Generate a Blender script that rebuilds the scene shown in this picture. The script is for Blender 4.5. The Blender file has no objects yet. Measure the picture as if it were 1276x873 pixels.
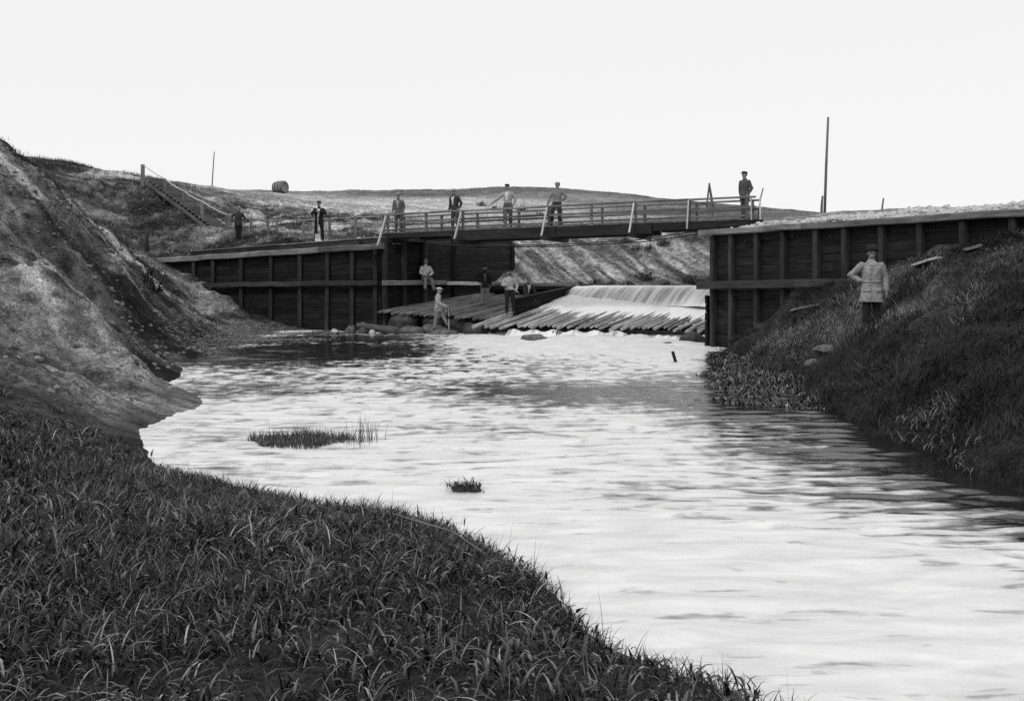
import bpy, bmesh, math, random
import numpy as np
from mathutils import Vector, noise as mnoise, Matrix
random.seed(7); rng = np.random.default_rng(11)
R = math.radians
S = bpy.context.scene
COL = S.collection
F = 1225.0; CX = 638.0; HY = 353.0; CZ = 2.0
def P(px, py, Y): return ((px-CX)/F*Y, Y, CZ+(HY-py)/F*Y)
V = lambda *a: np.array(a, float)

# ------------------------------------------------------------------ camera, light
cam = bpy.data.cameras.new("camera"); co = bpy.data.objects.new("camera", cam); COL.objects.link(co)
co.location = (0, 0, CZ); co.rotation_euler = (R(90), 0, 0)
cam.sensor_width = 36; cam.lens = 36*F/1276; cam.shift_y = -83.5/1276; cam.clip_end = 5000; cam.clip_start = .05
S.camera = co
W = bpy.data.worlds.new("World"); S.world = W; W.use_nodes = True
nt = W.node_tree; nt.nodes.clear()
SUN_EL, SUN_AZ = R(52), R(215)        # azimuth measured clockwise from +Y: behind the camera, to the left
sky = nt.nodes.new('ShaderNodeTexSky'); sky.sky_type = 'NISHITA'; sky.sun_disc = False
sky.sun_elevation = SUN_EL; sky.sun_rotation = SUN_AZ
bw = nt.nodes.new('ShaderNodeRGBToBW'); nt.links.new(sky.outputs[0], bw.inputs[0])
mx = nt.nodes.new('ShaderNodeMix'); mx.data_type = 'FLOAT'
mx.inputs[0].default_value = .90; mx.inputs[3].default_value = 9.7      # an even cloud layer over the clear sky
nt.links.new(bw.outputs[0], mx.inputs[2])
bg = nt.nodes.new('ShaderNodeBackground'); bg.inputs[1].default_value = .1
nt.links.new(mx.outputs[0], bg.inputs[0])
wo = nt.nodes.new('ShaderNodeOutputWorld'); nt.links.new(bg.outputs[0], wo.inputs[0])
sl = bpy.data.lights.new("sun", 'SUN'); sl.energy = 1.1; sl.angle = R(14); sl.color = (1, .995, .985)
so = bpy.data.objects.new("sun", sl); COL.objects.link(so)
sd = Vector((math.sin(SUN_AZ)*math.cos(SUN_EL), math.cos(SUN_AZ)*math.cos(SUN_EL), math.sin(SUN_EL)))
so.rotation_euler = sd.to_track_quat('Z', 'Y').to_euler(); so.location = (-20, -20, 40)
S.view_settings.view_transform = 'Standard'; S.view_settings.look = 'None'
S.view_settings.exposure = 0; S.view_settings.gamma = 1
S.cycles.use_denoising = False; S.cycles.max_bounces = 6

# ------------------------------------------------------------------ numpy noise
_perm = rng.random((256, 256))
def vnoise(x, y, seed=0):
    x = np.asarray(x, float)+seed*17.31; y = np.asarray(y, float)+seed*9.77
    xi = np.floor(x).astype(int); yi = np.floor(y).astype(int); fx = x-xi; fy = y-yi
    fx = fx*fx*(3-2*fx); fy = fy*fy*(3-2*fy)
    g = lambda a, b: _perm[a & 255, b & 255]
    return (g(xi, yi)*(1-fx)+g(xi+1, yi)*fx)*(1-fy)+(g(xi, yi+1)*(1-fx)+g(xi+1, yi+1)*fx)*fy
def fbm(x, y, sc=1., o=4, seed=0):
    s = 0; a = 1; t = 0; x = np.asarray(x, float)*sc; y = np.asarray(y, float)*sc
    for i in range(o):
        s = s+a*vnoise(x, y, seed+i); t += a; a *= .5; x, y = x*1.9*.8-y*1.9*.6, x*1.9*.6+y*1.9*.8
    return s/t
def sstep(a, b, x):
    t = np.clip((np.asarray(x, float)-a)/(b-a), 0, 1); return t*t*(3-2*t)
def inpoly(x, y, poly):
    c = np.zeros(x.shape, bool); n = len(poly)
    for i in range(n):
        x1, y1 = poly[i]; x2, y2 = poly[(i+1) % n]
        if y1 == y2: continue
        k = ((y1 > y) != (y2 > y)) & (x < (x2-x1)*(y-y1)/(y2-y1)+x1); c ^= k
    return c

# ------------------------------------------------------------------ materials
def newmat(name):
    m = bpy.data.materials.new(name); m.use_nodes = True; n = m.node_tree; n.nodes.clear()
    o = n.nodes.new('ShaderNodeOutputMaterial'); b = n.nodes.new('ShaderNodeBsdfPrincipled')
    n.links.new(b.outputs[0], o.inputs[0]); return m, n, b
class N:
    def __init__(s, n): s.n = n
    def node(s, t, **k):
        x = s.n.nodes.new(t)
        for a, v in k.items(): setattr(x, a, v)
        return x
    def link(s, a, b): s.n.links.new(a, b)
    def val(s, sock, v):
        if hasattr(v, 'is_linked'): s.link(v, sock)
        else: sock.default_value = v
    def math(s, op, a, b=0., c=None, clamp=False):
        m = s.node('ShaderNodeMath', operation=op); m.use_clamp = clamp
        s.val(m.inputs[0], a); s.val(m.inputs[1], b)
        if c is not None: s.val(m.inputs[2], c)
        return m.outputs[0]
    def attr(s, name, out='Fac'):
        a = s.node('ShaderNodeAttribute'); a.attribute_name = name; return a.outputs[out]
    def obj(s): return s.node('ShaderNodeTexCoord').outputs['Object']
    def geo(s): return s.node('ShaderNodeNewGeometry').outputs['Position']
    def map(s, v, scale=(1, 1, 1), rot=(0, 0, 0)):
        m = s.node('ShaderNodeMapping'); s.link(v, m.inputs[0]); m.inputs['Scale'].default_value = scale
        m.inputs['Rotation'].default_value = rot; return m.outputs[0]
    def noise(s, v, scale, det=4., rough=.55, dist=0.):
        t = s.node('ShaderNodeTexNoise'); s.link(v, t.inputs['Vector']); t.inputs['Scale'].default_value = scale
        t.inputs['Detail'].default_value = det; t.inputs['Roughness'].default_value = rough
        t.inputs['Distortion'].default_value = dist; return t.outputs['Fac']
    def ramp(s, v, lo, hi, a=0., b=1.):
        m = s.node('ShaderNodeMapRange'); s.val(m.inputs[0], v); m.inputs[1].default_value = lo; m.inputs[2].default_value = hi
        s.val(m.inputs[3], a); s.val(m.inputs[4], b); return m.outputs[0]
    def grey(s, v):
        c = s.node('ShaderNodeCombineColor'); [s.link(v, c.inputs[i]) for i in range(3)]; return c.outputs[0]
    def bump(s, h, dist, strength=1., normal=None):
        b = s.node('ShaderNodeBump'); s.link(h, b.inputs['Height']); b.inputs['Distance'].default_value = dist
        b.inputs['Strength'].default_value = strength
        if normal is not None: s.link(normal, b.inputs['Normal'])
        return b.outputs[0]
def spec(b, v):
    b.inputs['Specular IOR Level'].default_value = v
def wood(name, lo, hi, rough=.85, bumpd=.006, sp=.25):
    m, n, b = newmat(name); k = N(n)
    gc = k.attr('gc', 'Vector'); rv = k.attr('rv')
    a = k.noise(k.map(gc, (1.3, 22, 22)), 1., 5, .65)
    p = k.noise(k.map(gc, (.7, 2.2, 2.2)), 1.5, 4, .6)
    f = k.math('ADD', k.ramp(a, .3, .7, 0, .55), k.ramp(p, .3, .7, 0, .45))
    f = k.ramp(f, .1, .95, lo, hi)
    f = k.math('MULTIPLY', f, k.ramp(rv, 0, 1, .7, 1.3))
    k.link(k.grey(f), b.inputs['Base Color']); b.inputs['Roughness'].default_value = rough; spec(b, sp)
    k.link(k.bump(a, bumpd), b.inputs['Normal']); return m
M = {}
M['tar'] = wood('tarred_wood', .004, .030, .85, .006, .12)
M['tar_post'] = wood('weathered_tarred_post', .016, .062, .85, .006, .12)
M['waler'] = wood('damp_grey_wood', .022, .075, .8, .006, .15)
M['cap'] = wood('weathered_grey_cap', .05, .30, .85)
M['bridge_dark'] = wood('dark_bridge_timber', .012, .05, .85, .006, .12)
M['rail'] = wood('grey_rail_wood', .045, .2, .85)
M['pale_wood'] = wood('pale_sawn_wood', .3, .62, .85)
M['log'] = wood('wet_log_bark', .08, .55, .5, .008, .4)
M['dry_log'] = wood('dry_log_bark', .03, .24, .7, .008, .2)
M['sheet'] = wood('grey_sheeting_planks', .014, .045, .85, .006, .12)
M['post_grey'] = wood('weathered_grey_post', .10, .25, .9)
M['bleached'] = wood('bleached_board', .45, .75, .9)
def cloth(name, c, var=.25, sp=.1):
    m, n, b = newmat(name); k = N(n)
    a = k.noise(k.obj(), 7., 5, .6); f2 = k.noise(k.obj(), 160., 2, .5)
    f = k.math('MULTIPLY', k.ramp(a, .25, .75, c*(1-var), c*(1+var)), k.ramp(f2, .3, .7, .85, 1.15))
    k.link(k.grey(f), b.inputs['Base Color']); b.inputs['Roughness'].default_value = .9; spec(b, sp)
    k.link(k.bump(a, .02, .6), b.inputs['Normal']); return m
for nm, c in (('black_cloth', .022), ('charcoal_cloth', .05), ('slate_cloth', .085), ('grey_cloth', .12), ('mid_cloth', .2), ('light_cloth', .34), ('pale_cloth', .6), ('skin', .25), ('hair', .025), ('boot', .02), ('felt', .03)):
    M[nm] = cloth(nm, c)
m, n, b = newmat('raincoat_cloth'); k = N(n)
a = k.noise(k.map(k.obj(), (1, 1, .7)), 5.5, 5, .62, .6)
f = k.ramp(a, .30, .70, .13, .36); k.link(k.grey(f), b.inputs['Base Color']); b.inputs['Roughness'].default_value = .6; spec(b, .3)
k.link(k.bump(a, .05, .7), b.inputs['Normal']); M['raincoat'] = m
m, n, b = newmat('iron'); b.inputs['Base Color'].default_value = (.05, .05, .05, 1); b.inputs['Roughness'].default_value = .6; b.inputs['Metallic'].default_value = .6; M['iron'] = m
m, n, b = newmat('bright_steel'); b.inputs['Base Color'].default_value = (.75, .75, .75, 1); b.inputs['Roughness'].default_value = .45; spec(b, .6); M['steel'] = m
def rock(name, lo, hi):
    m, n, b = newmat(name); k = N(n)
    a = k.noise(k.obj(), 6., 6, .65); f = k.ramp(a, .3, .7, lo, hi)
    k.link(k.grey(f), b.inputs['Base Color']); b.inputs['Roughness'].default_value = .6; spec(b, .4)
    k.link(k.bump(a, .03), b.inputs['Normal']); return m
M['rock'] = rock('wet_rock', .04, .17); M['pale_rock'] = rock('pale_rock', .25, .6); M['dark_rock'] = rock('dark_wet_rock', .015, .06)
def leaf(name, lo, hi, rough=.45, sp=.4, tip=1.6):
    m, n, b = newmat(name); k = N(n)
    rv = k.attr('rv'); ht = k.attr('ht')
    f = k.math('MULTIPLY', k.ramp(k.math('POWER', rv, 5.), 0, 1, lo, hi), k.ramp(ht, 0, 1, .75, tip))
    k.link(k.grey(f), b.inputs['Base Color']); b.inputs['Roughness'].default_value = rough; spec(b, sp)
    return m
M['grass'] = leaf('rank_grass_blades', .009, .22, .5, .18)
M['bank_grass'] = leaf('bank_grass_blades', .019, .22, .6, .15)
M['scrub'] = leaf('heather_scrub', .028, .12, .8, .1)
M['dry'] = leaf('dry_hill_grass', .28, .6, .8, .1)
M['herb'] = leaf('herb_leaves', .010, .20, .5, .2)
M['tussock'] = leaf('tussock_grass', .05, .32, .7, .2)
M['sedge'] = leaf('sedge_blades', .03, .42, .4, .45)
M['weed'] = leaf('water_weed_leaves', .012, .14, .3, .6)

# ------------------------------------------------------------------ objects
def tag(o, label=None, cat=None, group=None, kind=None):
    if label: o['label'] = label
    if cat: o['category'] = cat
    if group: o['group'] = group
    if kind: o['kind'] = kind
    return o
def thing(name, loc, label, cat, group=None):
    o = bpy.data.objects.new(name, None); COL.objects.link(o); o.location = [float(c) for c in loc]
    o.empty_display_size = .2
    return tag(o, label, cat, group)
def link(name, me, mat, parent=None, origin=None):
    me.materials.append(mat)
    o = bpy.data.objects.new(name, me); COL.objects.link(o)
    if parent is not None: o.parent = parent
    elif origin is not None: o.location = [float(c) for c in origin]
    return o
def rootpos(p):
    v = Vector((0, 0, 0))
    while p is not None: v += p.location; p = p.parent
    return np.array(v)
def npmesh(name, v, f, smooth=True, **attrs):
    """v (n,3), f (m,4) or (m,3)"""
    me = bpy.data.meshes.new(name); v = np.ascontiguousarray(v, np.float32); f = np.ascontiguousarray(f, np.int32)
    k = f.shape[1]
    me.vertices.add(len(v)); me.vertices.foreach_set('co', v.ravel())
    me.loops.add(f.size); me.loops.foreach_set('vertex_index', f.ravel())
    me.polygons.add(len(f)); me.polygons.foreach_set('loop_start', np.arange(0, f.size, k, dtype=np.int32))
    me.polygons.foreach_set('use_smooth', np.full(len(f), smooth))
    me.update(calc_edges=True)
    for a, d in attrs.items():
        d = np.asarray(d, np.float32)
        if d.ndim == 1: at = me.attributes.new(a, 'FLOAT', 'POINT'); at.data.foreach_set('value', d)
        else: at = me.attributes.new(a, 'FLOAT_VECTOR', 'POINT'); at.data.foreach_set('vector', d.ravel())
    return me
class MB:
    def __init__(s): s.v = []; s.f = []; s.gc = []; s.rv = []; s.sm = []
    def _add(s, v, f, gc, rv, sm):
        o = len(s.v); s.v += [tuple(p) for p in v]; s.f += [tuple(i+o for i in q) for q in f]
        off = np.array([random.uniform(-50, 50) for _ in range(3)]); s.gc += [tuple(np.asarray(g)+off) for g in gc]
        s.rv += [rv]*len(v); s.sm += [sm]*len(f)
    def beam(s, p, q, w, h, up=(0, 0, 1), n=1, wob=0., taper=1., chamfer=.12):
        """bar from p to q; w sideways, h along up; chamfered edges, n segments with wobble"""
        p = np.array(p, float); q = np.array(q, float); d = q-p; L = np.linalg.norm(d); d /= L
        up = np.array(up, float); up = up-d*up.dot(d); up /= np.linalg.norm(up); sd_ = np.cross(d, up)
        c = chamfer*min(w, h); a, bb = w/2, h/2
        ring = [(a-c, bb), (a, bb-c), (a, -bb+c), (a-c, -bb), (-a+c, -bb), (-a, -bb+c), (-a, bb-c), (-a+c, bb)]
        rv = random.random(); vs = []; gc = []
        for i in range(n+1):
            t = i/n; k = 1+(taper-1)*t; o = sd_*random.uniform(-wob, wob)+up*random.uniform(-wob, wob) if 0 < i < n else 0
            for x, y in ring: vs.append(p+d*L*t+sd_*x*k+up*y*k+o); gc.append((L*t, x, y))
        fs = [(i*8+j, i*8+(j+1) % 8, (i+1)*8+(j+1) % 8, (i+1)*8+j) for i in range(n) for j in range(8)]
        fs += [tuple(range(8))[::-1], tuple(range(n*8, n*8+8))]
        s._add(vs, fs, gc, rv, False); return s
    def rod(s, pts, r0, r1=None, sides=8, wob=0., smooth=True):
        r1 = r0 if r1 is None else r1; pts = [np.array(p, float) for p in pts]; n = len(pts); vs = []; gc = []
        L = 0; rv = random.random(); prev = None
        for i, p in enumerate(pts):
            d = (pts[min(i+1, n-1)]-pts[max(i-1, 0)]); d = d/np.linalg.norm(d)
            if i: L += np.linalg.norm(p-pts[i-1])
            a = np.array((0, 0, 1.)) if abs(d[2]) < .9 else np.array((1., 0, 0)); a = a-d*a.dot(d); a /= np.linalg.norm(a); bb = np.cross(d, a)
            r = (r0+(r1-r0)*i/(n-1))*(1+random.uniform(-wob, wob))
            for j in range(sides):
                an = 2*math.pi*j/sides; rr = r*(1+random.uniform(-wob, wob)*.6)
                vs.append(p+a*math.cos(an)*rr+bb*math.sin(an)*rr); gc.append((L, math.cos(an)*r, math.sin(an)*r))
        fs = [(i*sides+j, (i+1)*sides+j, (i+1)*sides+(j+1) % sides, i*sides+(j+1) % sides) for i in range(n-1) for j in range(sides)]
        s._add(vs, fs, gc, rv, smooth)
        o = len(s.v)-len(vs); s.f += [tuple(o+j for j in range(sides)), tuple(o+(n-1)*sides+j for j in range(sides))[::-1]]; s.sm += [False, False]
        return s
    def build(s, name, mat, parent=None, origin=None):
        v = np.array(s.v); base = rootpos(parent) if parent is not None else (np.array(origin, float) if origin is not None else np.zeros(3))
        me = bpy.data.meshes.new(name); me.from_pydata((v-base).tolist(), [], s.f)
        me.polygons.foreach_set('use_smooth', np.array(s.sm, bool))
        at = me.attributes.new('gc', 'FLOAT_VECTOR', 'POINT'); at.data.foreach_set('vector', np.array(s.gc, np.float32).ravel())
        at = me.attributes.new('rv', 'FLOAT', 'POINT'); at.data.foreach_set('value', np.array(s.rv, np.float32))
        me.update(); return link(name, me, mat, parent, origin)

# ------------------------------------------------------------------ key geometry of the works
D = V(.62, .785); D /= np.linalg.norm(D)          # upstream axis of the weir
W0 = V(-17.9, 48.); W1 = V(-5.36, 40.5); W2 = W1+D*8.6
E1 = V(6.33, 31.); E2 = E1+D*9; EW = V(4.87, -9.5)/np.linalg.norm((4.87, -9.5)); E3 = E1+EW*22
CL = V(-1.3, 45.6); CA = V(2.67, 42.5); CR = V(10.5, 36.3)
LZ = 1.86                                          # level held by the weir

# ------------------------------------------------------------------ terrain: control points (x, y, z, albedo)
def C(px, py, Y, a): return P(px, py, Y)+(a,)
shared = [  # left hill and its slope down to the wing wall
 (-5.1, 15.1, -.02, .30), C(190, 488, 15.8, .3), C(150, 492, 15.2, .33), C(100, 470, 15, .24), C(40, 440, 14.5, .12), C(0, 420, 14, .08),
 C(166, 449, 18.5, .22), C(130, 400, 18.3, .26), C(90, 360, 18, .3), C(50, 330, 18, .26), C(0, 300, 18, .2), C(60, 420, 16.5, .2), C(-60, 380, 16, .15), C(-200, 300, 16, .2),
 C(198, 452, 25, .12), C(186, 432, 25.5, .12), C(200, 400, 29, .2), C(205, 375, 31, .3), C(150, 330, 29, .3), C(100, 280, 28, .34), C(50, 240, 27, .34), C(0, 202, 26, .3),
 C(-100, 150, 26, .25), C(0, 172, 28.5, .12), C(50, 201, 31, .12), C(-20, 168, 36, .15), C(60, 240, 40, .25),
 C(162, 340, 40, .25), C(227, 359, 43, .28), C(140, 300, 37, .33), C(100, 262, 37, .3), C(130, 268, 41, .16),
 C(62, 204, 55, .2), C(120, 211, 60, .2), C(175, 221, 62, .22), C(-40, 190, 60, .2), C(250, 231, 72, .28), C(190, 223, 57.5, .3), C(235, 256, 55, .3), C(275, 288, 53, .4), C(230, 245, 58.5, .3), C(265, 270, 57, .35), C(215, 228, 62, .28),
 C(150, 252, 55, .24), C(180, 312, 50, .18), C(170, 285, 53, .24), C(130, 300, 45, .2), C(205, 265, 54, .24),
 (-30, 30, 7.5, .2), (-45, 30, 9, .2), (-60, 60, 10, .2), (-25, 15, 3.8, .2), (-40, 5, 5, .15), (-18, 4, 1.8, .1), (-12, 9, 1.7, .08), (-30, -10, 3, .1), (-60, -20, 6, .1),
]
lower = shared+[  # river, shores and banks in front of the walls
 C(230, 430, 30, .14), C(262, 436, 29.2, .12), (-9, 31.5, .03, .12), (-8.4, 33.2, .05, .12), (-7, 34.5, .03, .1), (-6.2, 35.5, -.05, .1), (-5.5, 38, -.1, .06), (-7.5, 39.5, .1, .08),
 C(260, 397, 42, .2), C(330, 410, 41.5, .13), C(280, 415, 37, .15), C(380, 416, 41, .1), C(240, 380, 43, .22), C(225, 415, 33, .2),
 (-4, 29, -.5, .05), (-6, 26, -.35, .05), (-7, 22, -.2, .06), (-6.8, 19.3, -.15, .06), (-3, 20, -.6, .05), (0, 25, -.8, .05), (3, 30, -.9, .05), (0, 36, -.8, .05), (-3, 38, -.3, .05), (3, 40, -.6, .05), (6, 37, -.6, .05), (-2, 43, -.2, .05),
 (2, 14, -.7, .05), (-2, 14, -.5, .05), (3, 8, -.7, .05), (4, 20, -.7, .05), (2.5, 4, -.6, .05), (4, 0, -.7, .05), (5, -6, -.7, .05), (-4.2, 12.6, -.15, .05), (-5.0, 13.3, -.03, .15),
 # grass bank under the camera
 (-3.7, 10.0, .10, .05), (-2.75, 9.2, .10, .05), (-1.7, 8.25, .10, .05), (-.95, 7.9, .12, .05), (-.5, 7.3, .12, .05), (-.02, 6.5, .12, .05), (.22, 5.6, .10, .05), (.50, 5.0, .12, .05), (.92, 4.6, .14, .05), (1.22, 4.1, .15, .05), (1.5, 3.5, .15, .05), (2.1, 2, .12, .05), (2.4, -2, .1, .05),
 (-3.3, 10.6, -.12, .05), (-2.2, 9.8, -.15, .05), (-.6, 8.6, -.15, .05), (.4, 6.9, -.15, .05), (.75, 5.6, -.15, .05), (1.4, 4.8, -.15, .05), (2.0, 3.6, -.2, .05),
 (-1, 5.5, .33, .05), (-2.5, 6.5, .36, .05), (-4, 8, .42, .05), (-1, 3.5, .40, .05), (0, 1, .45, .05), (-4, 4, .6, .06), (-5.5, 9.5, .5, .06), (-7, 8, .95, .06), (-6.5, 12, .75, .08), (0, -6, .6, .05), (-8, -4, 1, .06),
 # right bank
 (6.9, 30.6, -.02, .05), (7.4, 29.8, .25, .05), (6.5, 26, .02, .05), (6.6, 22.5, .03, .06), (6.0, 19.5, .0, .06), (5.3, 16.5, .03, .05), (5.1, 14.2, .0, .05), (5.0, 11.5, .0, .05), (5.0, 9.6, .02, .05), (5.2, 7.5, .02, .05), (5.8, 3, .02, .05), (7, -4, .05, .05),
 (4.4, 12, -.35, .05), (5.2, 20, -.3, .05), (5.6, 26, -.35, .05),
 (6.9, 24.5, .45, .1), (7.2, 22, .42, .2), (7.0, 20, .66, .16), (7.3, 20, .74, .18), (6.6, 18.3, .5, .12), (5.9, 15.4, .6, .05), (5.75, 13, .6, .05), (5.8, 11, .65, .05), (6.0, 9, .7, .05), (7, 16.5, 1.15, .07), (7.0, 13, 1.2, .07), (7.5, 10, 1.35, .07), (9, 6, 1.5, .07), (9, -2, 1.6, .07),
 C(1004, 384, 28, .1), C(1060, 360, 26.6, .1), C(1109, 341, 24.9, .1), C(1160, 326, 23.6, .12), C(1217, 309, 22.6, .1), C(1276, 297, 21.6, .1), C(1150, 370, 21, .08), C(1220, 350, 19.5, .13), C(1276, 330, 19, .14), C(1200, 420, 16.5, .10), C(1276, 400, 14.5, .07), C(1400, 330, 16, .07), C(1500, 300, 14, .07), (14, 8, 2.6, .07), (20, 0, 3, .07), (30, -10, 4, .07),
]
upper = shared+[
 C(182, 324, 49, .2), C(297, 290, 49, .28), C(240, 318, 47.5, .2), C(330, 310, 45.5, .17), C(397, 306.5, 43.3, .3), C(440, 300, 42.6, .35), C(476, 296, 42.3, .4), C(350, 292, 48.5, .22), C(260, 300, 48.5, .24), C(220, 300, 49.5, .24),
 C(440, 285, 50, .5), C(350, 270, 60, .6), C(500, 280, 52, .62), C(300, 275, 56, .5), C(400, 268, 62, .66), C(460, 262, 68, .66), C(600, 268, 70, .66), C(560, 275, 60, .66), C(330, 250, 80, .3), C(400, 252, 85, .55), C(300, 240, 85, .28),
 C(700, 264, 76, .62), C(560, 250, 92, .55), C(650, 254, 92, .45), C(700, 250, 100, .3), C(350, 238, 105, .2), C(430, 237, 112, .2), C(500, 237, 118, .14), C(540, 234, 122, .12), C(600, 234, 128, .13), C(680, 236, 130, .15), C(760, 242, 130, .15), C(850, 250, 120, .12), C(930, 257, 112, .13), C(1000, 264, 108, .13), C(1050, 268, 100, .13), C(520, 246, 108, .14),
 C(800, 268, 80, .22), C(850, 268, 85, .16), C(900, 268, 80, .14), C(960, 272, 75, .14),
 (-3.2, 44.6, 3.75, .35), (-5.3, 42.6, 3.75, .4), (-2.9, 47.2, 3.8, .35), (-1.5, 49.4, 3.7, .3), (-2.2, 50, 4.2, .4), (1.2, 52, 3.6, .3),
 (-.62, 46.35, 2.15, .3), (-1.15, 45.7, 1.95, .3), (-.2, 46.95, 2.55, .3), (.2, 45.6, 1.95, .32), (.1, 46.7, 2.6, .3), (1, 47, 2.25, .3), (.9, 48.3, 2.85, .3), (1.8, 48.4, 2.4, .3), C(650, 328, 47.2, .32), C(662, 338, 47.2, .32), C(680, 350, 47.5, .3), (.9, 50.5, 3.2, .34), (2.3, 49, 2.1, .3),
 # reservoir bed and far bank
 (3, 44, .9, .2), (8, 40, .9, .2), (8, 46, .9, .2), (5, 49, 1.2, .2), (12, 44, .9, .2), (16, 50, 1.2, .2), (12, 39.3, 1., .2),
 C(660, 353, 49.5, .26), C(720, 355, 54, .24), C(800, 356, 56, .16), C(888, 355.5, 56, .14), C(960, 354, 57, .14), C(1050, 352, 55, .14),
 C(650, 325, 55, .36), C(720, 325, 58, .36), C(800, 325, 60, .3), C(888, 322, 60, .2), C(980, 320, 61, .2),
 C(660, 297, 60, .36), C(740, 291, 64, .36), C(800, 289, 64, .34), C(888, 288, 63, .16), C(960, 285, 64, .14), C(640, 300, 57, .36), C(700, 278, 69, .6), C(800, 278, 70, .3),
 # right shoulder behind the wing wall
 C(905, 283, 33.2, .4), C(928, 273, 35.6, .42), C(960, 278, 31.8, .42), C(1050, 270.5, 27.4, .42), C(1150, 264, 24.8, .42), C(1276, 257.5, 22.2, .4), C(1000, 277, 33, .4), C(1050, 274, 32, .4), C(1100, 271, 31, .4), C(1160, 269, 30, .4), C(1276, 265, 28, .35), C(1000, 274, 38, .3), C(1100, 270, 38, .3), C(1276, 266, 35, .25), C(1050, 274, 44, .25), C(1180, 270, 44, .25), C(960, 280, 36, .35), C(1150, 266, 60, .2), C(1300, 265, 60, .2), C(1450, 262, 40, .2), C(1450, 250, 19, .35), (20, 12, 4, .2), (40, 20, 5, .2), (30, 40, 4.8, .2),
 (60, 10, 6, .2), (60, 90, 7, .2), (90, 50, 7, .2),
 (0, 200, 5, .2), (100, 200, 5, .2), (-100, 200, 9, .2), (-100, 100, 11, .2), (0, 400, 2, .2), (300, 300, 2, .2), (-300, 300, 2, .2), (0, 900, 0, .2), (900, 900, 0, .2), (-900, 900, 0, .2), (400, 0, 3, .2), (-400, 0, 6, .2),
]
lower = lower+[(-100, 60, 10, .2), (-60, -60, 5, .1), (60, -60, 4, .1), (0, -60, .5, .05), (5, -30, -.7, .05), (-400, 0, 6, .2), (400, 0, 3, .2), (0, -400, 2, .1), (-300, 300, 2, .2)]
class TPS:
    def __init__(s, pts):
        A = np.array(pts, float); s.xy = A[:, :2]; s.al = A[:, 3]; n = len(A)
        K = s.k(s.xy, s.xy)+np.eye(n)*.02; Pm = np.c_[np.ones(n), s.xy]
        Mx = np.zeros((n+3, n+3)); Mx[:n, :n] = K; Mx[:n, n:] = Pm; Mx[n:, :n] = Pm.T
        s.w = np.linalg.solve(Mx, np.r_[A[:, 2], 0, 0, 0])
    @staticmethod
    def k(a, b):
        d2 = ((a[:, None, :]-b[None, :, :])**2).sum(2); d = np.sqrt(d2)
        return d*d2*0+d            # linear (biharmonic in 3D) kernel: stays close to the points, no overshoot
    def __call__(s, x, y):
        q = np.c_[x, y]; z = np.empty(len(q)); al = np.empty(len(q))
        for i in range(0, len(q), 20000):
            c = q[i:i+20000]; d = np.sqrt(((c[:, None, :]-s.xy[None])**2).sum(2)+.15**2)
            z[i:i+20000] = d@s.w[:-3]+s.w[-3]+c@s.w[-2:]
            w = 1/(d**4+.02); al[i:i+20000] = (w@s.al)/w.sum(1)
        return z, al
tl, tu = TPS(lower), TPS(upper)
nl = V(EW[1], -EW[0])          # unit normals pointing behind the wing walls (into the fill)
off = .28
chan = [(-60, 62), tuple(W0+V(.5, .9)*off), tuple(W1+V(-.2, .9)*off), tuple(W1+D*3+V(-.785, .62)*off), tuple(CL+V(-.4, .4)), tuple(CL+V(.3, .05)), tuple(CR+V(.1, .1)), tuple(CR+V(.785, -.62)*off), tuple(E1+D*.35+V(.785, -.62)*off+V(.0, .0)), tuple(E3+V(.89, .456)*off), (300, -300), (-300, -300), (-300, 62)]
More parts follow.
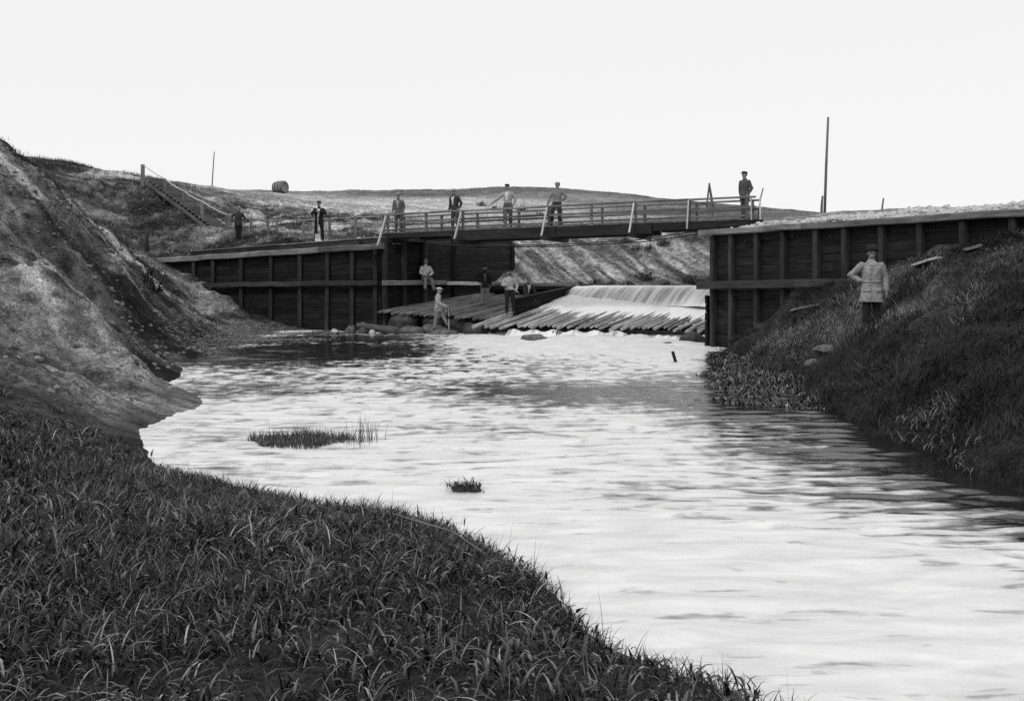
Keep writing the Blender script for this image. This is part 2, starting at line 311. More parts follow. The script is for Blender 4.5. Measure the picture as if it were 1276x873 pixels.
def terrain(x, y, detail=True):
    x = np.asarray(x, float); y = np.asarray(y, float)
    inn = inpoly(x, y, chan)
    zl, al = tl(x, y); zu, au = tu(x, y)
    z = np.where(inn, zl, zu); a = np.where(inn, al, au)
    left = sstep(-4.2, -6.5, x)*sstep(10.8, 14, y)*(1-.75*sstep(50, 80, y))     # eroded sand hill
    far = sstep(50, 90, y)
    right = inn*sstep(5.2, 6.2, x)
    if detail:
        d = np.hypot(x, y)
        ua, va = x*.93+y*.36, y*.93-x*.36                       # down the slope, across it
        gul = fbm(ua*.30, va*.95, .7, 5, 3); rid = np.abs(fbm(ua*.5, va, .9, 4, 4)-.5)*2
        nearh = sstep(48, 38, y)
        br_ = np.abs(fbm(ua*.8, va*1.5, 1.6, 4, 6)-.5)*2; lg_ = fbm(z*1.6+ua*.25, va*.35, 1.6, 4, 7)
        z = z+left*((gul-.5)*1.0*sstep(.25, 1.5, z)-(.5-rid)*.30*sstep(.3, 1.2, z)+(fbm(x, y, 1.3, 4, 5)-.5)*.55*sstep(0, .8, z)+nearh*((br_-.3)*.26+(lg_-.5)*.35+(fbm(x, y, 5.5, 3, 15)-.5)*.14)*sstep(.05, .5, z))
        z = z+(fbm(x, y, .9, 4, 8)-.5)*.22*(1-left)*sstep(.02, .5, np.abs(z))*(d < 200)
        z = z+far*(fbm(x, y, .12, 4, 9)-.5)*.7*sstep(300, 80, d)
        z = z+right*((fbm(x, y, .8, 4, 21)-.42)*.8+(np.abs(fbm(x, y, .55, 3, 22)-.5)*2-.3)*.5*(np.hypot(x-7.3, y-20) > 1.0))*sstep(0, .4, z)
        for bx, by, bh, br2 in ((5.9, 13.2, .38, .8), (6.2, 17.3, .34, .7), (6.9, 23.2, .34, .8), (7.7, 26.6, .3, .9), (7.2, 11.2, .3, .9), (8.2, 15, .3, .9), (8.6, 19.5, .25, .8), (6.0, 15.3, -.28, .6), (6.4, 20.8, -.3, .6), (7.6, 13.4, -.25, .7), (8.0, 22, -.2, .7)):
            z = z+inn*bh*np.exp(-((x-bx)**2+((y-by)*.8)**2)/br2**2)
        z = z+.24*(inn*sstep(4.3, 4.7, x))*sstep(-.03, .06, z)-.10*(inn*sstep(4.0, 4.6, x))*sstep(.02, -.08, z)
        sandbank = (~inn)*sstep(-1, 0, x)*sstep(44, 47, y)*sstep(72, 64, y)
        z = z+sandbank*(fbm(x*.88+y*.48, (x*.48-y*.88)*.16, 2.4, 4, 13)-.5)*.6*sstep(1.8, 2.6, z)
    return z, a, inn, left, right
xs = np.concatenate([-22-np.cumsum(.18*1.085**np.arange(90))[::-1], np.arange(-22, -16.5, .16), np.arange(-16.5, -4.5, .085), np.arange(-4.5, 20, .16), 20+np.cumsum(.18*1.085**np.arange(90))])
ys = np.concatenate([-3-np.cumsum(.25*1.13**np.arange(45))[::-1], np.arange(-3, 12, .17), np.arange(12, 42, .1), np.arange(42, 64, .15), 64+np.cumsum(.18*1.045**np.arange(120))])
gx, gy = np.meshgrid(xs, ys); gs = gx.shape
z, al, inn, left, right = terrain(gx.ravel(), gy.ravel())
nx, ny = gs[1], gs[0]
idx = np.arange(nx*ny).reshape(ny, nx)
q = np.stack([idx[:-1, :-1], idx[:-1, 1:], idx[1:, 1:], idx[1:, :-1]], -1).reshape(-1, 4)
x_, y_ = gx.ravel(), gy.ravel()
def scrubmask(x, y, left):
    """where heather and scrub hold the sand"""
    p = fbm(x*.62+y*.24, y*.93-x*.36, .62, 5, 31)+(fbm(x, y, 2.6, 3, 32)-.5)*.35
    m = left*sstep(.475, .575, p)*(.35+.65*sstep(.4, 1.2, np.hypot(x+5.1, y-15.1)/4))
    brush = np.exp(-(((x+18.5)/4.5)**2+((y-50)/7)**2))
    return np.clip(m+left*brush*.75*sstep(.40, .54, fbm(x, y, .5, 4, 33)), 0, 1)
sm = scrubmask(x_, y_, left)
farp = sstep(.47, .62, fbm(x_*.6, y_*1., .16, 5, 41))*sstep(44, 60, y_)*(~inn)
a2 = al*(1-.66*sm)*(1-.28*farp)*(1+.32*left*sstep(.1, .5, z))*(1+.25*(~inn)*sstep(55, 70, y_))  # far ground also paled with distance in its colour, standing in for haze
a2 = a2*(.7+.6*fbm(x_, y_, 1.7, 5, 51))
ua, va = x_*.93+y_*.36, y_*.93-x_*.36
stk = fbm(ua*.22, va*1.0, 1.1, 5, 52); a2 = a2*(1+left*(np.clip((stk-.5)*4.2, -.62, 1.0)))
sb_ = (~inn)*sstep(-2, 0, x_)*sstep(44, 47, y_)*sstep(70, 62, y_); stk = fbm(x_*.88+y_*.48, (x_*.48-y_*.88)*.12, 2.6, 5, 53); a2 = a2*(1+sb_*np.clip((stk-.46)*5, -.6, 1.0))
a2 = np.clip(a2, .012, .72)
wet = np.clip(1-sstep(.0, .35, z), 0, 1)*inn
a2 = a2*(1-.3*wet)
m, n, b = newmat('dune_sand_and_turf'); k = N(n)
pos = k.geo()
f1 = k.noise(pos, 3.2, 7, .68); f2 = k.noise(pos, 22., 5, .7); f3 = k.noise(k.map(pos, (.5, .5, 1.6)), 1.1, 6, .6)
f = k.math('MULTIPLY', k.attr('al'), k.ramp(f1, .36, .64, .45, 1.6))
f = k.math('MULTIPLY', f, k.ramp(f2, .38, .62, .5, 1.5))
f = k.math('MULTIPLY', f, k.ramp(f3, .3, .7, .72, 1.28))
k.link(k.grey(f), b.inputs['Base Color']); b.inputs['Roughness'].default_value = .95; spec(b, .1)
hh = k.math('ADD', k.math('MULTIPLY', f1, 1.), k.math('MULTIPLY', f2, .4))
k.link(k.bump(hh, .35), b.inputs['Normal']); M['ground'] = m
me = npmesh('ground', np.c_[x_, y_, z], q, al=a2)
tag(link('ground', me, m), kind='structure')

# ------------------------------------------------------------------ water
def water_mat(name, white=.74):
    m, n, b = newmat(name); k = N(n)
    pos = k.geo(); foam = k.attr('foam')
    w = k.noise(k.map(pos, (1.2, .8, 1)), 2.5, 5, .6, .5); w2 = k.noise(k.map(pos, (.34, 1.25, 1), (0, 0, R(-7))), 4.2, 4, .55, .9)
    sep = k.node('ShaderNodeSeparateXYZ'); k.link(pos, sep.inputs[0]); wt = k.ramp(sep.outputs[1], 8, 24, .25, .85)
    mixn = k.node('ShaderNodeMix'); mixn.data_type = 'FLOAT'; k.link(wt, mixn.inputs[0]); k.link(w2, mixn.inputs[2]); k.link(w, mixn.inputs[3]); t = mixn.outputs[0]
    f = k.math('ADD', t, k.math('SUBTRACT', foam, .5))
    f = k.ramp(f, .45, .62, 0, 1)  # streaks paint the light and dark of ripples into the base colour
    wh = k.ramp(k.noise(k.map(pos, (.4, 1.3, 1)), 3., 6, .65, .4), .34, .66, white*.76, white*1.04)
    k.link(k.grey(k.math('ADD', .016, k.math('MULTIPLY', f, wh))), b.inputs['Base Color'])
    k.link(k.ramp(f, 0, 1, .03, .5), b.inputs['Roughness']); b.inputs['IOR'].default_value = 1.33
    fine = k.noise(k.map(pos, (.45, 1.5, 1)), 6.5, 5, .62, .5)
    k.link(k.bump(fine, .014, .45), b.inputs['Normal'])
    return m
M['water'] = water_mat('milky_river_water')
wx = np.concatenate([np.arange(-26, -12, .5), np.arange(-12, 9, .09), np.arange(9, 24, .5)])
wy = np.concatenate([np.arange(-40, 2, 1.), np.arange(2, 16, .05), np.arange(16, 44.5, .1)])
ax, ay = np.meshgrid(wx, wy); X, Y = ax.ravel(), ay.ravel()
wz = np.zeros_like(X)
wrp = (fbm(X, Y, .5, 4, 60)-.5)*4.5
bank = sstep(2.2, 4.3, X-.0*Y)*sstep(24, 18, Y)
for i in range(14):
    an = rng.normal(math.pi/2+.12, .26); L = rng.uniform(.20, .55); kk = 2*math.pi/L; A = .0052*L*rng.uniform(.6, 1.2)
    wz += A*np.sin(kk*(X*math.cos(an)+Y*math.sin(an))+wrp*rng.uniform(1, 2.5)+rng.uniform(0, 6.3))*(.7+.9*bank)*(.4+1.2*fbm(X, Y, .3, 2, 61+i))
rip = wz.copy()
near = np.exp(-((Y-35)/5.0)**2)*sstep(-3, 1, X)
wz += near*(fbm(X, Y, 1.1, 4, 80)-.35)*.35
wz += (fbm(X, Y*1.6, .8, 4, 90)-.5)*.05
foam = .635+(fbm(X*.7, Y*1.1, .6, 5, 95)-.5)*.26+np.clip(rip*5., -.14, .14)  # besides foam, ripple crests are painted whiter and troughs darker
blob = lambda cx, cy, rx, ry: np.exp(-(((X-cx)/rx)**2+((Y-cy)/ry)**2))
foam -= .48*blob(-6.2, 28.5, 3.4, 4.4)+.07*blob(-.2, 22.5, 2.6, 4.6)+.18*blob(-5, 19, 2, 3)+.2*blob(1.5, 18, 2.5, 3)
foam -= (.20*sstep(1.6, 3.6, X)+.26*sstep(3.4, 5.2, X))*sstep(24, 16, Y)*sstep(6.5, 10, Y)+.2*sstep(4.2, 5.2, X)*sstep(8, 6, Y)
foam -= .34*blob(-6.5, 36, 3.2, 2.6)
foam += .5*near
foam += .10*sstep(12, 6, Y)*sstep(4.2, 2.5, X)
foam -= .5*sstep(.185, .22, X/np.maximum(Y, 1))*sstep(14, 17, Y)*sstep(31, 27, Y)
wi = np.arange(len(wx)*len(wy)).reshape(len(wy), len(wx))
wq = np.stack([wi[:-1, :-1], wi[:-1, 1:], wi[1:, 1:], wi[1:, :-1]], -1).reshape(-1, 4)
wc = inpoly(X, Y, chan)
wq = wq[wc[wq].any(1)]
me = npmesh('river_water', np.c_[X, Y, wz], wq, foam=foam); tag(link('river_water', me, M['water']), kind='structure')
# held-back water above the weir
ux = np.arange(-2, 30, .3); uy = np.arange(35, 62, .3); ax, ay = np.meshgrid(ux, uy); X, Y = ax.ravel(), ay.ravel()
wi = np.arange(len(ux)*len(uy)).reshape(len(uy), len(ux)); wq = np.stack([wi[:-1, :-1], wi[:-1, 1:], wi[1:, 1:], wi[1:, :-1]], -1).reshape(-1, 4)
cn = V(.62, .785); up_side = (X-CA[0])*D[0]+(Y-CA[1])*D[1] > .02
leftwall = (X-W1[0])*(.785)-(Y-W1[1])*.62 > .3
rightwall = (X-E1[0])*(.785)-(Y-E1[1])*.62 < 0
keep = up_side & leftwall & (rightwall | ((X-E2[0])*D[0]+(Y-E2[1])*D[1] > 0))
wq = wq[keep[wq].all(1)]
me = npmesh('reservoir_water', np.c_[X, Y, LZ+.01*(fbm(X, Y, .8, 3, 70)-.5)], wq, foam=np.full(len(X), .58)); tag(link('reservoir_water', me, M['water']), kind='structure')

# ------------------------------------------------------------------ wing walls
def plank_rows(mb, a, b_, z0a, z1a, z0b, z1b, face, th=.07, ph=.24, seg=3.2, back=True):
    """horizontal boards along a->b, from z0 to z1 (interpolated); face = unit vector towards the viewer side"""
    a = np.array(a, float); b_ = np.array(b_, float); L = np.linalg.norm(b_-a); nrow = max(2, int(round(max(z1a-z0a, z1b-z0b)/ph)))
    if back:
        o = -np.append(np.array(face)*.05, 0); mb.beam(np.append(a, (z0a+z1a)/2)+o, np.append(b_, (z0b+z1b)/2)+o, .03, min(z1a-z0a, z1b-z0b)-.1, chamfer=.02)
    for r in range(nrow):
        t = random.uniform(0, .5)*seg/L; ts = [0]
        while t < 1: ts.append(t); t += seg/L*random.uniform(.8, 1.2)
        ts.append(1)
        for t0, t1 in zip(ts[:-1], ts[1:]):
            if (t1-t0)*L < .12: continue
            def pt(t, fr):
                xy = a+(b_-a)*t; lo = z0a+(z0b-z0a)*t; hi = z1a+(z1b-z1a)*t; return V(xy[0], xy[1], lo+(hi-lo)*fr)
            fr = (r+.5)/nrow; h = (z1a-z0a+(z1b-z1a-z0b+z0a)*(t0+t1)/2)/nrow
            o = np.append(np.array(face)*random.uniform(-.012, .012), 0)
            e = (b_-a)/L*.006
            mb.beam(pt(t0, fr)+o+np.append(e, 0), pt(t1, fr)+o-np.append(e, 0), th, h*.965, chamfer=.08)
def at_px(a, b_, px):
    k_ = (px-CX)/F; d = b_-a; return (k_*a[1]-a[0])/(d[0]-k_*d[1])
lf = V(-.514, -.857)*1.0; lf = V((W1-W0)[1], -(W1-W0)[0]); lf /= np.linalg.norm(lf)       # towards the viewer
wl = thing('wing_wall', (W0[0], W0[1], 0), 'long tarred timber retaining wall of the left bank, facing the pool', 'retaining wall')
ltop = lambda t: 3.08+(3.56-3.08)*t
mb = MB(); plank_rows(mb, W0+(W1-W0)*.19, W1, -.9, ltop(.19), -.9, ltop(1), lf); mb.build('plank_panel', M['tar'], wl)
mb = MB()
for i in range(16):
    t = .19*(i+.5)/16; xy = W0+(W1-W0)*t+lf*random.uniform(-.02, .02); mb.beam((xy[0], xy[1], -.5), (xy[0], xy[1], ltop(t)-.02+random.uniform(-.03, .0)), .16, .07, up=np.append(lf, 0))
mb.build('vertical_sheeting', M['tar'], wl)
for px in (244, 268, 303, 340, 376, 410, 441, 470):
    t = at_px(W0, W1, px); xy = W0+(W1-W0)*t+lf*.13
    mb = MB(); mb.beam((xy[0], xy[1], -.9), (xy[0]-lf[0]*.03, xy[1], ltop(t)-.16), .17, .17, n=4, wob=.008); mb.build('post', M['tar_post'], wl)
def along(A, B, t, z, o): xy = A+(B-A)*t+o; return V(xy[0], xy[1], z)
mb = MB()
for t0, t1 in ((.14, .42), (.42, .72), (.72, 1.0)): mb.beam(along(W0, W1, t0+.001, 1.86+.17*t0, lf*.30), along(W0, W1, t1-.001, 1.86+.17*t1, lf*.30), .15, .2, n=5, wob=.022)
mb.build('waler', M['waler'], wl)
mb = MB()
for t0, t1 in ((.0, .2), (.2, .5), (.5, .78), (.78, 1.015)): mb.beam(along(W0, W1, t0+.001, ltop(t0)-.03, lf*.14), along(W0, W1, t1-.001, ltop(t1)-.03+random.uniform(-.01, .01), lf*.14), .3, .24, n=5, wob=.025)
mb.build('cap_beam', M['cap'], wl)
mb = MB()
for t0, t1 in ((.21, .6), (.6, 1.0)): mb.beam(along(W0, W1, t0+.001, ltop(t0)+.17, -lf*.16), along(W0, W1, t1-.001, ltop(t1)+.2, -lf*.16), .1, .26, n=3, wob=.01)
mb.build('back_board', M['tar_post'], wl)
mb = MB()
for t0, t1 in ((.21, .6), (.6, 1.0)): mb.beam(along(W0, W1, t0+.001, ltop(t0)+.33, -lf*.2), along(W0, W1, t1-.001, ltop(t1)+.36, -lf*.2), .26, .05, n=3, wob=.01)
mb.build('top_plank', M['cap'], wl)

sf = V(.785, -.62); sf /= np.linalg.norm(sf)                    # face of the left side wall, into the channel
ws = thing('side_wall', (W1[0], W1[1], 0), 'dark timber side wall under the left end of the footbridge, beside the dry log apron', 'retaining wall')
mb = MB(); a = W1+D*.05; b_ = W1+D*2.45; plank_rows(mb, a, b_, -.6, 3.85, .6, 3.95, sf); mb.build('plank_panel', M['tar'], ws)
mb = MB(); a = W1+D*2.47+sf*.06; b_ = W1+D*8.55+sf*.06; plank_rows(mb, a, b_, .4, 4.02, 1.0, 4.1, sf, ph=.2, seg=4); mb.build('plank_panel', M['sheet'], ws)
for s_, mt in ((.04, 'tar_post'), (1.15, 'tar_post'), (2.42, 'tar_post'), (4.3, 'tar'), (8.5, 'tar')):
    p = W1+D*s_+sf*.14; mb = MB(); mb.beam((p[0], p[1], -.7+.25*s_), (p[0], p[1], 3.9), .19, .19, up=(D[0], D[1], 0), n=3, wob=.008); mb.build('post', M[mt], ws)
mb = MB(); mb.beam(np.append(W1-D*.1+sf*.27, 2.02), np.append(W1+D*3.5+sf*.27, 2.03), .34, .2, n=3, wob=.01); mb.build('ledge_beam', M['cap'], ws)
mb = MB(); mb.beam(np.append(W1+D*3.51+sf*.27, 2.0), np.append(CL-D*.1-sf*.1, 1.99), .36, .16, n=3, wob=.01); mb.build('ledge_beam', M['pale_wood'], ws)
mb = MB(); mb.beam(np.append(W1+D*2.5-sf*.02, 4.12), np.append(W1+D*8.55-sf*.02, 4.19), .3, .14, n=3, wob=.01); mb.build('cap_beam', M['cap'], ws)

er = V(-EW[1], EW[0])*-1; er = V(EW[1], -EW[0])                  # towards the river
we = thing('wing_wall', (E1[0], E1[1], 0), 'tall black timber retaining wall on the right bank, behind the man in the raincoat', 'retaining wall')
etop = lambda s_: 3.6-.006*s_
mb = MB(); plank_rows(mb, E1, E1+EW*20, -.9, etop(0)-.05, .5, etop(20)-.05, er, ph=.26); mb.build('plank_panel', M['tar'], we)
EL = E1+EW
for px in (893, 916, 948, 981, 1022, 1058, 1104, 1152, 1206, 1268):
    s_ = at_px(E1, EL, px); xy = E1+EW*s_+er*.13
    mb = MB(); mb.beam((xy[0], xy[1], -.9 if s_ < 3 else .6), (xy[0], xy[1], etop(s_)-.12), .17, .18, n=4, wob=.008, up=np.append(er, 0)); mb.build('post', M['tar_post'], we)
mb = MB(); mb.beam(np.append(E1-EW*.35+er*.3, 1.93), np.append(E1+EW*4+er*.3, 1.99), .16, .24, n=3, wob=.01); mb.beam(np.append(E1+EW*4.002+er*.3, 1.99), np.append(E1+EW*11+er*.3, 2.06), .16, .24, n=3, wob=.01); mb.build('waler', M['waler'], we)
mb = MB()
for s0, s1 in ((-.35, 4.2), (4.2, 9), (9, 14), (14, 20)): mb.beam(np.append(E1+EW*(s0+.005)+er*.10, etop(s0)), np.append(E1+EW*(s1-.005)+er*.10, etop(s1)), .42, .17, n=5, wob=.022)
mb.build('cap_beam', M['cap'], we)
mb = MB(); mb.rod([np.append(E1-EW*.1-er*.15+D*.1, 3.72), np.append(E1+EW*.5+D*.9, 3.74)], .13, sides=10, wob=.05); mb.build('header_log', M['tar'], we)
# return of the right wall and the low side wall of the apron
wr = thing('side_wall', (E1[0], E1[1], 0), 'low black plank side wall at the right end of the spillway apron, by the tall wall corner', 'retaining wall')
sr = -sf
mb = MB(); plank_rows(mb, E1+D*.06, E1+D*8.8, -.8, 3.55, -.6, 3.55, sr, ph=.26); mb.build('plank_panel', M['tar'], wr)
mb = MB(); plank_rows(mb, E1+sr*.22-D*.05, E1+sr*.22+D*6, -.8, 1.62, -.6, 1.7, sr, ph=.26, back=True); mb.build('low_boarding', M['tar'], wr)
p = E1+sr*.25-D*.2; mb = MB(); mb.beam((p[0], p[1], -.8), (p[0], p[1], 1.2), .16, .16, n=3, wob=.01); mb.build('post', M['tar_post'], wr)

# ------------------------------------------------------------------ weir: sill, training wall, log aprons
wr = thing('weir_sill', (CL[0], CL[1], 0), 'black plank sill wall with pale top beam at the head of the dry log apron', 'weir')
cd = (CA-CL)/np.linalg.norm(CA-CL)
mb = MB(); plank_rows(mb, CL-cd*.6, CA+cd*9.5, .2, LZ-.1, .2, LZ-.1, -D, ph=.22); mb.build('plank_panel', M['tar'], wr)
mb = MB(); mb.beam(np.append(CL-cd*.5, 1.97), np.append(CA-cd*.0, 1.95), .4, .17, n=4, wob=.008); mb.build('top_beam', M['cap'], wr)
mb = MB(); mb.beam(np.append(CL+cd*.2-D*.24, 1.80), np.append(CA-D*.24, 1.80), .08, .16, n=3, wob=.006); mb.build('face_board', M['tar'], wr)
mb = MB(); mb.beam(np.append(CA+cd*.15+D*.1, 1.4), np.append(CA+cd*.15+D*.1, 2.06), .26, .26); mb.build('end_post', M['tar_post'], wr)
mb = MB(); mb.beam(np.append(CA+cd*.05+D*.5, 1.88), np.append(CA+cd*1.1+D*1.2, 1.90), .22, .2); mb.build('spill_beam', M['waler'], wr)
# training wall
tw = thing('training_wall', (CA[0], CA[1], 0), 'short sloping plank wall between the dry apron and the falling water', 'weir wall')
TE = CA-D*4.2
zt = lambda s_: 1.84-.115*s_
mb = MB()
for r in range(4):
    mb.beam(np.append(CA-D*.02, zt(0)-.1-.2*r), np.append(TE, zt(4.2)-.1-.2*r), .08, .19, n=3, wob=.006)
mb.build('plank_panel', M['tar'], tw)
mb = MB(); mb.beam(np.append(CA, zt(0)+.03), np.append(TE, zt(4.2)+.03), .16, .06, n=3, wob=.006); mb.build('top_plank', M['waler'], tw)
for s_ in (1.2, 2.8, 4.1):
    p = CA-D*s_-sf*.09; mb = MB(); mb.beam(np.append(p, zt(s_)-1.), np.append(p, zt(s_)-.02), .1, .1); mb.build('post', M['tar'], tw)
mb = MB(); p0 = CA-D*.5+sf*.08; p1 = CA-D*1.3+sf*.12; mb.beam(np.append(p0, 1.75), np.append(p1, 1.05), .09, .06); mb.build('brace', M['waler'], tw)

def make_log(p, q_, r0, r1, name='log', parent=None, mat='log', n=9):
    p = np.array(p); q_ = np.array(q_); d = q_-p; L = np.linalg.norm(d); w1, w2 = random.uniform(-.03, .03), random.uniform(-.02, .02)
    sd_ = np.array((d[1], -d[0], 0))/L
    pts = [p+d*i/n+sd_*w1*math.sin(3.1*i/n+w2*40)+V(0, 0, w2*math.sin(2.5*i/n)) for i in range(n+1)]
    return MB().rod(pts, r0, r1, sides=10, wob=.05).build(name, M[mat], parent)
ap = thing('log_apron', (-5.5, 40.3, 0), 'dry upper apron of slender logs laid side by side, on the left below the sill', 'log apron')
FLa, FRa = V(-5.40, 40.35, .86), V(-.55, 38.95, .56)
nA = 40
for i in range(nA):
    t = (i+.5)/nA; f0 = FLa+(FRa-FLa)*t; s_front = random.uniform(-.12, .3)
    t2 = ((f0[:2]-CL)@cd); base = CL+cd*t2; Lk = (base-f0[:2])@D-.15
    top = V(f0[0]+D[0]*Lk, f0[1]+D[1]*Lk, 1.50-.05*t)
    st = f0-(top-f0)/np.linalg.norm(top-f0)*s_front
    r = random.uniform(.042, .066); st = st+V(0, 0, random.uniform(-.02, .02))
    make_log(st+V(0, 0, random.uniform(-.03, .03)), top+V(random.uniform(-.06, .06), 0, random.uniform(-.04, .04)), r, r*.8, parent=ap, mat='dry_log')
mb = MB(); mb.beam(FLa+V(.3, .35, -.16), FRa+V(.3, .35, -.18), .2, .2, n=4, wob=.01); mb.build('cross_beam', M['tar'], ap)
mb = MB(); mb.beam(FLa+V(1.6, 1.9, .02), FRa+V(1.6, 1.9, .1), .2, .2, n=4, wob=.01); mb.build('cross_beam', M['tar'], ap)
for t in (.05, .35, .62, .9):
    p = FLa+(FRa-FLa)*t; mb = MB(); mb.rod([(p[0]+.3, p[1]+.35, -.6), (p[0]+.3, p[1]+.35, p[2]-.26)], .1, sides=8, wob=.05); mb.build('support_post', M['tar'], ap)
mb = MB(); plank_rows(mb, FLa[:2]+V(.9, 1.1), FRa[:2]+V(.9, 1.1), -.5, .72, -.5, .5, -D, ph=.25); mb.build('plank_backing', M['tar'], ap)
lp = thing('log_apron', (-1.4, 37.8, 0), 'lower spillway apron of thick wet logs with white water running onto it', 'log apron')
FLb, FRb = V(-1.45, 37.9, .36), V(8.85, 34.55, .36)
BASE = lambda xy: ((xy-CL)@cd)
def apron_z(x, y):
    """surface of the lower apron at a point, by distance upstream of its front edge"""
    u = (FRb-FLb)[:2]; nrm = V(-u[1], u[0])/np.linalg.norm(u); s_ = (np.stack([x, y], -1)-FLb[:2])@nrm
    return .30+s_*.205, s_
nB = 58
for i in range(nB):
    t = (i+.5)/nB+random.uniform(-.004, .004); f0 = FLb+(FRb-FLb)*t
    base = CL+cd*BASE(f0[:2]); Lk = min((base-f0[:2])@D-.5, 4.6)
    top = f0+np.append(D*Lk, .2*Lk*.93); d = (top-f0)/np.linalg.norm(top-f0)
    r = random.choice((.043, .05, .056, .064, .08)); st = f0-d*random.uniform(-.3, .3)+V(0, 0, random.uniform(-.05, .05))
    yw = random.uniform(-.09, .09)
    make_log(st, top+V(.785*yw, -.62*yw, 0), r, r*.9, parent=lp)
mb = MB(); mb.beam(FLb+V(.30, .38, -.16), FRb+V(.30, .38, -.16), .18, .15, n=6, wob=.012); mb.build('cross_beam', M['tar'], lp)
mb = MB(); mb.beam(FLb+(FRb-FLb)*.55+V(.02, .02, -.15), FRb+V(0.02, .02, -.15), .13, .14, n=3, wob=.01); mb.build('cross_beam', M['tar'], lp)
for px in (600, 661, 759, 874):
    t = at_px(FLb[:2], FRb[:2], px); p = FLb+(FRb-FLb)*t; w = .24 if px < 870 else .42
    mb = MB(); mb.beam((p[0]+.1, p[1]+.12, -.8), (p[0]+.1, p[1]+.12, .1), w, .22, n=2, wob=.02); mb.build('support_post', M['tar'], lp)
for k_ in range(5):
    t = at_px(FLb[:2], FRb[:2], 688+k_*2.6); p = FLb+(FRb-FLb)*t; mb = MB(); mb.beam((p[0]+random.uniform(-.15, .05), p[1]-.1, -.2), (p[0]+.05, p[1]+.05, .22), .05, .04); mb.build('broken_stave', M['rail'], lp)

# ------------------------------------------------------------------ falling water, foam on the apron
m, n, b = newmat('falling_water'); k = N(n)
gc = k.attr('gc', 'Vector')
s1 = k.noise(k.map(gc, (5., .5, 1)), 1., 5, .6, .3); s2 = k.noise(k.map(gc, (1.3, .3, 1)), 1., 4, .5)
st = k.math('ADD', k.math('MULTIPLY', s1, .6), k.math('MULTIPLY', s2, .4))
dk = k.ramp(st, .42, .56, 1., 0.)
f = k.math('SUBTRACT', .86, k.math('MULTIPLY', k.math('MULTIPLY', dk, k.attr('rv')), .50))
k.link(k.grey(f), b.inputs['Base Color']); b.inputs['Roughness'].default_value = .4; spec(b, .3); M['fall'] = m
ncr, npf = 260, 26
T = np.linspace(.12, 9.9, ncr); vv = []; gcs = []; rvs = []
for t in T:
    c = CA+cd*t; ed = sstep(.0, 1.2, t)
    lip = LZ+.05*ed; jag = random.uniform(-.01, .01)
    for j in range(npf):
        u = j/(npf-1)
        if u < .3: s_ = .55*(1-u/.3)-0.0; zz = lip-.0*s_; dd = s_
        else:
            w = (u-.3)/.7; dd = -.8*w; zz = lip-.80*(.12*w+.88*w*w)
        bul = .05*math.sin(t*7+w*.5) if u >= .3 else 0
        p = c+D*(dd)-D*bul*.5; vv.append((p[0]-(.25*max(0, u-.3)), p[1], zz+bul*.2+jag*.3)); gcs.append((t+.35*u, u*1.3, 0)); rvs.append(float(sstep(.34, .62, u)*(1-.6*sstep(.88, 1, u))))
fi = np.arange(ncr*npf).reshape(ncr, npf); fq = np.stack([fi[:-1, :-1], fi[1:, :-1], fi[1:, 1:], fi[:-1, 1:]], -1).reshape(-1, 4)
me = npmesh('waterfall', np.array(vv), fq, gc=np.array(gcs), rv=np.array(rvs)); tag(link('waterfall', me, M['fall']), kind='structure')
# foam sheet running down the apron
m, n, b = newmat('white_foam'); k = N(n)
a = k.noise(k.geo(), 3., 5, .6); k.link(k.grey(k.ramp(a, .3, .7, .80, .90)), b.inputs['Base Color']); b.inputs['Roughness'].default_value = .7; spec(b, .2)
k.link(k.bump(a, .05, .5), b.inputs['Normal']); M['foam'] = m
nt_, ns_ = 240, 40; vv = []
for i in range(nt_):
    t = -.35+10.1*i/(nt_-1)
    c = CA+cd*t-D*.55
    for j in range(ns_):
        w = j/(ns_-1)
        # reach of the foam down the logs
        u0 = (FRb-FLb)[:2]; nrm = V(-u0[1], u0[0])/np.linalg.norm(u0)
        s_c = (c-FLb[:2])@nrm; front = 1.45+.15*math.sin(t*1.7)+.35*(mnoise.noise((t*2.2, 1.3, 0)))+.22*mnoise.noise((t*7, 4.3, 0))
        front += 1.0*max(0, 1-t/2.2)
        Lr = max((s_c-front)/max(D@nrm, .2), .3)
        p = c-D*Lr*w
        ss = (p-FLb[:2])@nrm
        zz = .30+ss*.2+.06+.16*(1-w)+.09*(fbm(p[0]*1.2, p[1]*1.2, 1.5, 3, 5)-.5)
        edge = min(1, (1-w)*4)
        zz = zz-.18*(1-edge)**2
        ed2 = min(1, i/10); zz -= .15*(1-ed2)
        vv.append((p[0], p[1], float(zz)))
fi = np.arange(nt_*ns_).reshape(nt_, ns_); fq = np.stack([fi[:-1, :-1], fi[1:, :-1], fi[1:, 1:], fi[:-1, 1:]], -1).reshape(-1, 4)
tag(link('apron_foam_water', npmesh('apron_foam_water', np.array(vv), fq), M['foam']), kind='structure')
